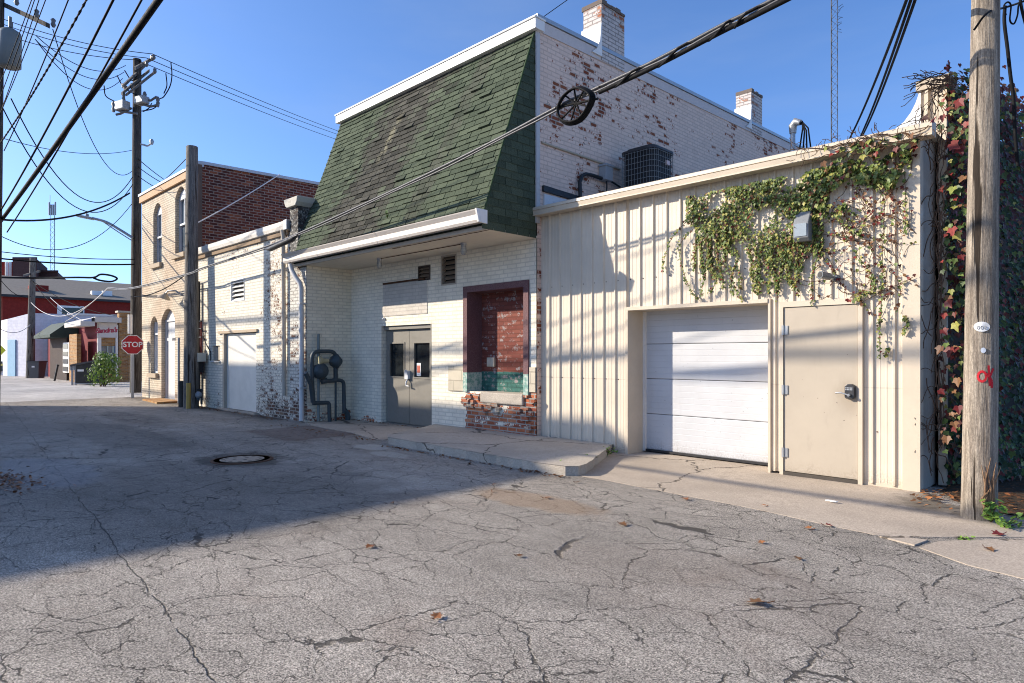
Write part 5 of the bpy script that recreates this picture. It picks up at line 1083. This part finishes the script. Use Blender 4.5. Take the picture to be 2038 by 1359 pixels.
for k in range(34):
    x = r.uniform(1376,1640); y = low_at(x) - r.uniform(0,40); L_ = r.uniform(35,105); P_ = [(x,y)]; dx = r.uniform(-5,5)
    for j in range(1,5): P_.append((x + dx*j + r.uniform(-3,3), y + L_*j/4))
    if P_[-1][1] < 602: strands.append(P_)
for s_ in strands:
    P = smooth([Gp(x, y, 8.14) for x, y in s_], 8); ST.tube(P, .0035, 4)
    for i in range(len(P)-1):
        for k in range(3):
            if r.random() < .2: continue
            p = P[i].lerp(P[i+1], r.random()); FL.m = pick(r, (4, 2.6, .4, .9, .1, .5)); FL.t = r.random()
            leaf(FL, jit(p, .022, r)+Vector((0,-.015,0)), jit(Vector((-.2,-1,.4)), .6, r), jit(Vector((0,0,-1)), .5, r), r.uniform(.024,.042))
# bare brown runners and withered leaves to the right
for k in range(120):
    x, y = r.uniform(1610,1815), r.uniform(300,600); P = [(x,y)]; a = r.uniform(0,6.28)
    for j in range(r.randint(3,8)): a += r.uniform(-.6,.6); P.append((P[-1][0]+13*math.cos(a), P[-1][1]+13*math.sin(a)))
    if any(p[0] > 1832 or p[1] < upper(p[0])+6 or p[1] > 640 for p in P): continue
    Q_ = smooth([Gp(px_, py_, 8.165-r.uniform(0,.03)) for px_, py_ in P], 3); ST.tube(Q_, r.uniform(.002,.0042), 4)
    for p in Q_:
        if r.random() < .30: FL.m = pick(r, (.8, .7, .9, 2.4, 1.2, .1)); FL.t = r.random(); leaf(FL, jit(p,.02,r)-Vector((0,.01,0)), jit(Vector((0,-1,.3)), .7, r), jit(Vector((0,0,-1)), .6, r), r.uniform(.025,.048))
for x0, x1, y0, y1 in ((1575,1850,300,275),(1640,1850,296,255),(1600,1800,318,290)):
    P = [Gp(x0+(x1-x0)*t+r.uniform(-6,6), y0+(y1-y0)*t+r.uniform(-7,5), 7.97) for t in [i/14 for i in range(15)]]; ST.tube(smooth(P,3), .005, 4)
for k in range(60):
    x = r.uniform(1580,1860); y = 296-(x-1580)*.15+r.uniform(-14,24); a = r.uniform(-2.6,-.5) if r.random() < .4 else r.uniform(0,6.28); P = [Gp(x,y,7.96), Gp(x+10*math.cos(a), y+8*math.sin(a), 7.95), Gp(x+18*math.cos(a+.3), y+16*math.sin(a+.3), 7.96)]; ST.tube(P, .0035, 4)
for k in range(90):
    x = r.uniform(1640,1825); y = 322-(x-1640)*.2+r.uniform(-26,26); FL.m = pick(r, (2.5,1,1.0,1.6,.6,1.5)); FL.t = r.random(); leaf(FL, Gp(x,y,8.0-r.uniform(0,.06)+(.12 if y > 330-(x-1640)*.2 else 0)), jit(Vector((0,-1,.4)),.6,r), jit(Vector((0,0,-1)),.5,r), r.uniform(.05,.085))
FL.build('foliage', IVM, iv, tint=True); ST.build('vine_stems', STEM, iv)
# 2: red creeper over the party wall and its corner
rc = thing('red_creeper', 'dark red and green creeper covering the shaded wall behind the tan pole', 'creeper', (-1.6, 10, 0))
FL = MB(); ST = MB(); r = random.Random(31)
def wall_top(y): return 4.55 + .09*(y-9) + .25*math.sin(y*1.7) + .15*math.sin(y*4.1)
cnt = 0
while cnt < 13000:
    y = 8.75 + 8.5*r.random()**1.25; zt2 = wall_top(y); z = r.uniform(.02, zt2+.25); bulge = .30 + .16*math.sin(y*2.1+z*1.3) + .12*math.sin(z*2.7-y); bulge *= min(1, .35+(y-8.75)*.9)
    if z > zt2 - .4: bulge *= .8
    x = -1.80 + max(.03, bulge + r.gauss(0,.08)); cnt += 1; hi = z/zt2
    redness = max(0, math.sin(y*1.3+z*.9)+.2)*1.1*hi; FL.m = pick(r, (1.0*(1-hi*.5), .12+.1*hi, .25+redness, .35, 1.4*hi+.2, 2.6-1.6*hi)); FL.t = r.random()
    leaf(FL, Vector((x,y,z)), jit(Vector((1,-.7,.45)), .55, r), jit(Vector((0,0,-1)), .45, r), r.uniform(.045,.095))
# big single leaves by the pole, and bare runners on the corner post
for k in range(420):
    x, y = r.uniform(1872,1945), r.uniform(185,900); d = r.uniform(7.0,7.35); p = PD(x, y, d)
    if x > 1925 and r.random() < .5: continue
    FL.m = pick(r, (1.1,.9,1.1 if y < 480 or 580 < y < 800 else .4,.9,1.0,.8)); FL.t = r.random(); leaf(FL, p, jit(Vector((-.2,-1,.35)), .5, r), jit(Vector((.2,0,-1)), .5, r), r.uniform(.04,.085))
for (x, y, s_, m_) in ((1842,236,.18,4),(1858,240,.16,2),(1935,188,.26,4),(1912,205,.22,2),(1900,290,.24,2),(1912,300,.22,2),(1905,380,.24,0),(1895,378,.2,1),(1915,356,.18,3),(1896,460,.22,2),(1906,470,.2,1),(1889,605,.2,2),(1903,650,.22,1),(1880,660,.18,2),(1906,760,.2,3),(1890,700,.24,2),(1870,696,.2,3),(1908,815,.2,2),(1900,845,.18,3),(1885,875,.18,3)):
    FL.m = m_; FL.t = r.random(); leaf(FL, PD(x, y, 6.75), jit(Vector((-.3,-1,.3)), .4, r), jit(Vector((.3,.1,-1)), .6, r), s_*.5, .22)
for k in range(75):
    x, y = r.uniform(1852,1880), r.uniform(260,960); P = [PD(x,y,7.15)]; a = r.uniform(0,6.28)
    for j in range(5): a += r.uniform(-.7,.7); P.append(P[-1] + (Vector((S,S,0))*math.cos(a)*.5 + Vector((0,0,1))*math.sin(a))*.09)
    if max((EYE-q.z) for q in P) > 1.45: continue
    ST.tube(smooth(P,3), r.uniform(.003,.006), 4)
for k in range(26):
    x = 1868 + r.uniform(-3,8); y0 = r.uniform(250,800); P = [PD(x+r.uniform(-4,4), y0+i*22, 7.12) for i in range(int(r.uniform(4,9)))]; P = [p for p in P if p.z > .02]
    if len(P) > 2: ST.tube(smooth(P,3), r.uniform(.004,.009), 4)
for k in range(62):                                     # tangle on the wall cap
    x, y = r.uniform(1838,1894), 156+r.uniform(-8,14); a = r.uniform(0,6.28); P = [PD(x,y,7.35)]
    for j in range(5): a += r.uniform(-.9,.9); P.append(P[-1] + (Vector((S,S,0))*math.cos(a) + Vector((0,0,.55))*math.sin(a))*.05 + Vector((0,0,-.008)))
    ST.tube(P, .0045, 4)
for k in range(36):
    x, y = r.uniform(1826,1880), r.uniform(165,255); a = r.uniform(1.2,2.6); P = [PD(x,y,7.28)]
    for j in range(6): a += r.uniform(-.5,.5); P.append(P[-1] + (Vector((S,S,0))*math.cos(a) - Vector((0,0,1))*abs(math.sin(a)))*.05)
    ST.tube(P, .0035, 4)
for k in range(46):
    y, z = r.uniform(8.9,9.6), r.uniform(.1,4.3); P = [Vector((-1.78,y,z))]
    for j in range(4): P.append(P[-1] + Vector((r.uniform(.02,.1), r.uniform(-.2,.02), r.uniform(-.12,.14))))
    ST.tube(smooth(P,3), .005, 4)
FL.build('foliage', IVM, rc, tint=True); ST.build('vine_stems', STEM, rc)
# 3: shrub beside the dumpster
BG = PG(207,769); sh = thing('shrub', 'bright green rounded shrub beside the black dumpster', 'shrub', (BG.x,BG.y,0))
FL = MB(); r = random.Random(8); blobs = [(-.2,0,.5,.55),(.25,.1,.45,.5),(0,.1,.95,.55),(-.15,.1,1.3,.35),(.3,.05,1.15,.42)]
for k in range(1500):
    bx, by, bz, br_ = r.choice(blobs); d = Vector((r.gauss(0,1),r.gauss(0,1),r.gauss(0,1))).normalized(); rr = br_*r.uniform(.55,1.08)
    p = Vector((BG.x,BG.y,0)) + ux*(bx*1.1) + uy*by + Vector((0,0,max(.06,bz))) + d*rr
    if p.z < .04: continue
    FL.t = r.random(); leaf(FL, p, jit(d, .5, r), jit(Vector((0,0,1)), .8, r), r.uniform(.08,.14), .15, [(0,-.5),(.22,-.2),(.2,.2),(0,.55)])
FL.build('foliage', BUSH, sh, tint=True); b = MB()
for k in range(6): b.tube([Vector((BG.x,BG.y,0))+ux*r.uniform(-.2,.2), Vector((BG.x,BG.y,.7))+ux*r.uniform(-.5,.5), Vector((BG.x,BG.y,1.3))+ux*r.uniform(-.5,.5)], [.03,.02,.006], 5)
b.build('branches', STEM, sh)
# weeds
def weed(label, base, h, n, seed, s=.06, spread=.12):
    t = thing('weed', label, 'weed', tuple(base)); r = random.Random(seed); F_ = MB(); Sm = MB()
    for k in range(n):
        d = Vector((r.uniform(-1,1),r.uniform(-1,1),0))*spread; hh = h*r.uniform(.4,1); P = [Vector(base), Vector(base)+d*.5+Vector((0,0,hh*.6)), Vector(base)+d+Vector((0,0,hh))]; Sm.tube(P, [.004,.003,.0015], 4)
        for j in range(5):
            p = P[0].lerp(P[1], r.uniform(.3,1)) if j < 2 else P[1].lerp(P[2], r.random()); F_.t = r.random(); leaf(F_, jit(p,.02,r), jit(Vector((0,-.4,1)), .6, r), jit(Vector((d.x,d.y,.05)), .5, r), s*r.uniform(.6,1.2), .15, [(0,-.5),(.25,-.15),(.22,.2),(0,.55)])
    F_.build('foliage', WEED, t, tint=True); Sm.build('stems', STEM, t)
weed('leafy green weed growing at the foot of the tan pole', PG(1972,1040), .30, 10, 1, .085, .16)
weed('low sprawling weed right of the pole foot over red leaves', PG(2000,1050), .14, 8, 2, .08, .2)
weed('small weed in the open joint of the concrete slab', PG(1922,1074), .03, 4, 3, .04, .06)
for k, (x, y, lab) in enumerate(((1095,935,'weed tuft below the front corner of the raised step'),(1045,922,'low weed in the gutter along the raised step'),(1165,925,'weed tuft in the joint at the right end of the raised step'),(1205,908,'small weed where the raised step meets the siding'),(1140,932,'grassy weed at the rounded end of the raised step'))): weed(lab, PG(x, y)+Vector((0,0,.01)), .13, 9, 20+k, .055, .13)
weed('tiny green plant rooted in the roof gutter', PY(771,434,6.75), .16, 4, 41, .05, .05)
# fallen leaves, each its own
lm = MB(); r = random.Random(3)
MAPLE = [(0,-.5),(.16,-.30),(.50,-.32),(.30,-.02),(.52,.18),(.20,.18),(.0,.55)]
lab = [(735,1087,.13,'orange leaf lying alone in the sun close to the shadow edge'),(979,978,.10,'small orange leaf near the end of the building shadow'),(985,963,.09,'tan leaf at the tip of the building shadow'),(1090,990,.13,'orange leaf on the asphalt before the raised step'),(1363,992,.16,'large curled orange leaf at the edge of the concrete apron'),(1240,1043,.15,'curled brown leaf on the asphalt below the garage door'),(1505,1198,.20,'dark brown leaf on the open asphalt at lower right'),(1608,1050,.11,'orange leaf beside the apron under the side door'),(1650,1045,.12,'dark red leaf beside the apron near the side door'),(1587,1110,.12,'brown leaf below the side door on cracked asphalt'),(1515,1078,.10,'pale rusty leaf in a crack below the garage door'),(1970,1093,.13,'shrivelled brown leaf on the broken concrete slab'),(1150,959,.10,'dark leaf on the asphalt by the rounded step'),(870,1225,.12,'rusty scrap of leaf on the near asphalt'),(780,1000,.10,'dark leaf lying in the building shadow'),(1985,1062,.16,'red leaf under the weeds by the tan pole'),(1520,1005,.08,'small yellow leaf on the concrete apron'),(1035,1105,.09,'thin brown leaf on cracked asphalt left of centre')]
for x, y, s_, l_ in lab:
    p = PG(x, y, .015); b = MB(); b.t = r.random(); up = Vector((r.uniform(-1,1),r.uniform(-1,1),.1)); n = jit(Vector((0,-.1,1)), .22, r); s_ *= .62; leaf(b, p, n, up, s_, .22, MAPLE); u = up.normalized(); b.t = .1; b.tube([p-u*s_*.5, p-u*s_*.9+Vector((0,0,.02))], .003, 4)
    tag(b.build('fallen_leaf', LF_R if 'red' in l_ else LF_B if ('dark' in l_ or 'brown' in l_) else DRY, tint=True), l_, 'leaf', 'fallen leaves on the ground')
b = MB(); p = PG(1655,1001); P = wob_poly([(p.x-.06,p.y-.012),(p.x+.05,p.y-.02),(p.x+.06,p.y+.012),(p.x-.04,p.y+.02)], .012, .03, 3); b.prism(P, 'z', .019, .027); tag(b.build('paper_scrap', WHITE_S), 'small crumpled white scrap on the concrete apron', 'litter')
b = MB(); p = PG(805,886); b.prism(wob_poly([(p.x-.2,p.y-.05),(p.x+.15,p.y-.12),(p.x+.2,p.y),(p.x-.1,p.y+.09)], .02, .06, 4), 'z', .002, .03); tag(b.build('concrete_chip', CONC_L), 'pale broken chip of concrete at the left end of the step', 'rubble')
# leaf litter at the left edge and along the fronts, too fine to count
b = MB(); r = random.Random(77)
def litter(n, fx):
    for k in range(n):
        x, y, z = fx(); b.m = pick(r, (3,1)); b.t = r.random(); leaf(b, Vector((x,y,z+.012)), jit(Vector((0,0,1)), .5, r), jit(Vector((1,0,0)), 1, r), r.uniform(.03,.07), .2, [(0,-.5),(.3,-.1),(.2,.3),(0,.5)])
litter(260, lambda: (r.gauss(-9.7,.45), r.gauss(1.25,.16), 0)); litter(150, lambda: (r.uniform(-13.2,-9.5), r.gauss(8.0,.05) if r.random() < .4 else 6.3+r.gauss(0,.1), .01)); litter(130, lambda: (r.uniform(-9,-5.2), 6.12-abs(r.gauss(0,.07)), 0)); litter(200, lambda: (r.uniform(-20,-14), 6.95-abs(r.gauss(0,.12)), 0)); litter(330, lambda: (r.uniform(-1.9,.4), 7.75+abs(r.gauss(0,.5)), .02)); litter(50, lambda: (r.uniform(-1.9,-1.3), r.uniform(7.3,8.2), .02))
o = b.build('leaf_litter', [LF_B, DRY], tint=True); tag(o, 'scattered brown leaf litter along the wall feet and the left edge', 'leaf litter', None, 'stuff')
# manhole cover
MH = PG(482,915); mh = thing('manhole_cover', 'round pale iron manhole cover set in the asphalt', 'manhole cover', (MH.x,MH.y,0))
b = MB(); b.lathe((MH.x,MH.y,-.04),(0,0,1),[(0,.42),(.048,.42),(.052,.40),(.052,.375),(.045,.37)],32,False); b.build('cover_ring', RUST, mh)
b = MB(); b.lathe((MH.x,MH.y,0),(0,0,1),[(0,.37),(.011,.37),(.0115,.30),(.013,.29),(.0135,.1)],32,False); lid = b.build('cover_lid', painted('pale_worn_iron', (.25,.215,.17), .6, .4, .55, (.06,.05,.04), 14.), mh)
b = MB()
for k in range(12): a = k*math.pi/6; c = Vector((MH.x+.25*math.cos(a), MH.y+.25*math.sin(a), .0115)); b.lathe(c,(0,0,1),[(0,.028),(.004,.028)],10,False)
for k in range(3): a = k*2.1; c = Vector((MH.x+.1*math.cos(a), MH.y+.1*math.sin(a), .013)); b.lathe(c,(0,0,1),[(0,.025),(.004,.025)],10,False)
b.build('vent_hole', DARK, lid)

# ================================================================= OVERHEAD CABLES
K = lambda x, y, d: PD(x, y, d)
# the heavy strand with its slack loop, in front of the shop fronts
main = [K(215,572,27), PY(260,573,6.72), PY(372,545,6.52), PY(400,534,6.5), PY(520,494,6.5), PY(600,462,6.48), PY(780,380,6.45), PY(960,292,6.42), PY(1107,214,6.39), PY(1185,176,6.37), PY(1300,122,6.33), PY(1440,48,6.28), PY(1540,-2,6.25)]
e = (main[-1]-main[-3]).normalized(); main += [main[-1]+e*3, main[-1]+e*9]
mh_ = thing('overhead_cable', 'thick grey telephone strand crossing in front of the green roof, with a slack loop', 'cable', tuple(main[5]))
b = MB(); P = smooth(main, 10); b.tube(P, .020, 8); P2 = []
for i, p in enumerate(P): P2.append(p + Vector((0, -.01, -.042 - .008*math.sin(i*.5))))
b.tube(P2, .014, 6); b.build('strand', painted('dark_grey_strand', (.07,.07,.075), .5, .4, .5, (.25,.25,.25), 8.), mh_)
b = MB(); i0 = next(i for i, p in enumerate(P) if p.x > PY(1185,176,6.37).x); P3 = [p + Vector((0,-.02,-.08)) for p in P[i0:]]; b.tube(P3, .026, 8)
P4 = [p + Vector((.0,-.03 + .03*math.sin(i*.9), -.06+.045*math.cos(i*.9))) for i, p in enumerate(P[i0:])]; b.tube(P4, .013, 6); b.build('bundled_cable', CABLE, mh_)
LC = PY(1147,206,6.36); ul = (main[9]-main[8]).normalized(); vl = Vector((0,-.1,1)).normalized(); vl = (vl - ul*vl.dot(ul)).normalized()
def lp_pt(a, r_, k=1.): 
    ex = .30*k; t = math.cos(a); wdt = .215*k*(1 - .42*max(0,t)**2.2); return LC + ul*(ex*t) + vl*(wdt*math.sin(a)) + Vector((0,-r_,0)) - vl*.03
b = MB()
for k in range(4): b.tube([lp_pt(i*math.pi/24, .01+.018*k, 1-.035*k) for i in range(49)], .014, 6, False)
b.build('slack_loop', CABLE, mh_)
b = MB()
for a in (.9, 1.5, 2.1, 2.8, 3.6, 4.3, 5.0, 5.6): b.tube([LC + vl*.0, lp_pt(a, .03, .98)], .012, 5)
b.tube([PY(1190,196,6.35), LC, PY(1106,214,6.36)], .016, 6); b.build('loop_spreader', CABLE, mh_)
b = MB(); sp1, sp2 = PY(530,496,6.47), PY(592,468,6.46); b.tube([sp1, sp1.lerp(sp2,.15)-Vector((0,0,.03)), sp1.lerp(sp2,.85)-Vector((0,0,.03)), sp2], [.02,.06,.06,.02], 10); b.build('splice_case', DARK, mh_)
def lineY(x0, y0, x1, y1, Y_, r_, label, mat=None, twist=0, ext=1.2, group=None, sag=.12):
    A, B_ = PY(x1, y1, Y_[1]), PY(x0, y0, Y_[0]); d = (B_-A)/(B_-A).length; E_ = B_ + d*ext
    return cable('overhead_cable', [A, E_], r_, label, 'cable', mat, group, 6, sag, 24, twist)
lineY(302,0,0,442, (2.6,2.6), .048, 'heaviest black cable bundle sweeping across the upper left sky', ext=14)
lineY(278,0,14,462, (2.75,2.6), .016, 'thin black cable running just left of the heaviest bundle')
lineY(222,0,0,421, (2.6,2.55), .020, 'straight black cable left of the heaviest bundle pair')
lineY(168,0,0,285, (2.55,2.5), .015, 'twisted black cable with a pale spiral in the upper left', None, .5)
lineY(133,0,8,300, (2.6,2.56), .013, 'lone thin wire left of the twisted cable')
for (x0, x1, y1, l_) in ((62,-6,180,'leftmost of four close thin wires by the transformer'),(68,-4,205,'second of four close thin wires by the transformer'),(77,-2,232,'third of four close thin wires by the transformer'),(90,2,222,'outermost of four close thin wires by the transformer')): lineY(x0,0,x1,y1,(2.62,2.5),.011,l_,ext=.4,sag=.05)
def lineD(p, dp, q, dq, r_, label, sag=.3, mat=None, group=None): return cable('overhead_wire', [K(*p,dp), K(*q,dq)], r_, label, 'wire', mat, group, 5, sag, 22)
for k, (y0, p, q) in enumerate(((28,(303,107),(682,262)),(38,(291,115),(676,266)),(60,(272,119),(668,274)))):
    nm = ('upper','middle','lower')[k]; lineD(p, 25.6, (q[0]+60,q[1]+22), 60, .018, nm + ' of three thin wires running from the tall pole behind the green roof', .2); lineD((-40,y0-8), 24, p, 25.6, .016, nm + ' of three thin wires reaching the tall pole top from the left', .25)
lineD((73,72), 16.4, (250,130), 25.4, .014, 'thin wire from the left cross arm to the tall pole top, uppermost', .5); lineD((70,78), 16.4, (247,143), 25.4, .014, 'thin wire from the left cross arm to the tall pole top, just below', .6); lineD((72,80), 16.4, (244,156), 25.4, .014, 'thin wire from the left cross arm to the tall pole top, lowest', .8)
lineD((105,58), 16.2, (262,341), 25.4, .014, 'sagging wire from the left cross arm to the tall pole, upper', 1.3); lineD((22,196), 16.4, (264,352), 25.4, .018, 'sagging wire from the transformer pole to the tall pole, middle', 1.7); lineD((2,208), 16.4, (264,367), 25.4, .018, 'sagging wire from the transformer pole to the tall pole, lower', 1.8)
lineD((2,274), 16.4, (262,299), 25.5, .012, 'thin slack wire meeting the tall pole at its bracket', .25); lineD((-40,432), 17, (258,384), 25.4, .035, 'double black cable rising to the tall pole from the left edge', .45); lineD((-30,452), 17, (262,406), 25.4, .014, 'thin sagging wire below the double black cable', 1.1)
lineD((-30,497), 24, (268,516), 25.6, .020, 'thin level wire crossing to the tall pole, upper', .1); lineD((-30,511), 24, (268,526), 25.6, .035, 'thick level cable crossing to the tall pole, lower', .1)
cable('overhead_cable', smooth([K(-30,551,33), K(60,553,36), K(150,552,36), K(186,552,36), K(200,546,36), K(220,548,36), K(233,554,36), K(222,560,36), K(200,558,36), K(186,553,36)], 8), .06, 'black cable with a lying slack loop above the red building')
for (p, dp, q, dq, s_, l_) in (((-20,640), 30, (60,646), 41, .5, 'pale wire sagging between the left edge and the slim pole'),((62,602), 41, (215,573), 27, 1.0, 'pale wire from the slim pole up to the grey strand'),((100,592), 50, (190,650), 36, .2, 'pale straight drop wire slanting to the white canopy'),((66,560), 41, (258,630), 38, .5, 'dark drop wire from the slim pole towards the yellow brick pier'),((62,556), 41, (160,640), 38, .4, 'dark drop wire from the slim pole to the canopy corner'),((215,573), 27, (130,640), 38, .1, 'pale taut wire from the grey strand down to the canopy roof'),((0,555), 40, (62,590), 41, .4, 'dark wire slanting down to the slim pole from the left edge')):
    lineD(p, dp, q, dq, .022, l_, s_, painted('pale_wire_%d' % len(bpy.data.materials), (.45,.42,.40), .5, .4, .2) if 'pale' in l_ else None)
lineD((382,536), 18.4, (268,590), 24, .02, 'black wire sagging from the stub pole to the tall pole over the doorway', .2)
cable('service_wire', [PD(382,449,18.5), PX(556,347,-20.1)], .02, 'pale taut service wire from the stub pole to the dark red wall top', 'wire', WHITE, None, 5, .05)
lineD((369,317), 18.5, (330,355), 23, .014, 'short thin wire from the stub pole top to the tan roof edge', .02)
for k, (p, q) in enumerate((((292,322),(330,362)),((290,338),(322,362)),((292,356),(310,370)))): lineD((275,p[1]-6), 25.6, (q[0]+30,q[1]+14), 32, .02, ('upper','middle','lower')[k] + ' of three short wires passing from the tall pole behind the tan roof', .1)
for k, (x0, x1, y1) in enumerate(((1803,1688,275),(1810,1712,268),(1819,1718,262))): cable('overhead_cable', [K(x0+16,-40,5.9), K(x1-8,y1+20,15)], .018, ('left','middle','right')[k] + ' of three black cables plunging behind the garage roof', 'cable', None, None, 6, .12)
lineD((1140,-8), 12, (1082,33), 11.3, .008, 'thin wire leaving the peak of the green roof', .0)
# strands over the alley behind the viewer: seen only by the lines of shade they lay on garage and apron
for (y, z, r_, l_) in ((-2.6, 6.95, .068, 'lower black cable strung along the alley side opposite the garage'), (-2.9, 9.35, .075, 'upper black cable strung along the alley side opposite the garage')):
    cable('overhead_cable', [(-40,y,z+.3),(14,y+.35,z)], r_, l_, 'cable', None, None, 6, .15, 20)

# ================================================================= BUILDING ACROSS THE ALLEY (outside the frame; it shades the road)
ob = thing('brick_warehouse', 'plain dark brick warehouse across the alley, outside the frame', 'building', (-26, -10, 0))
OB = brick_mat('brown_warehouse_brick', None, grime=.3)
x0, x1, y1, hh = -32.4, -20.45, -4.2, 9.25
b = MB(); b.box((x0,-26,0),(x1,y1,hh)); b.build('wall', OB, ob)
b = MB(); b.box((x0-.05,-26.05,hh),(x1+.05,y1+.05,hh+.12)); b.build('coping', CONC_L, ob)
for k in range(4):
    xx = x0+1.2+k*2.8; b = MB(); b.box((xx,y1,1.2),(xx+1.3,y1+.06,3.2)); wdw = b.build('window', DARK, ob); b = MB(); b.box((xx-.1,y1,1.05),(xx+1.4,y1+.12,1.2)); b.build('window_sill', CONC_L, wdw)
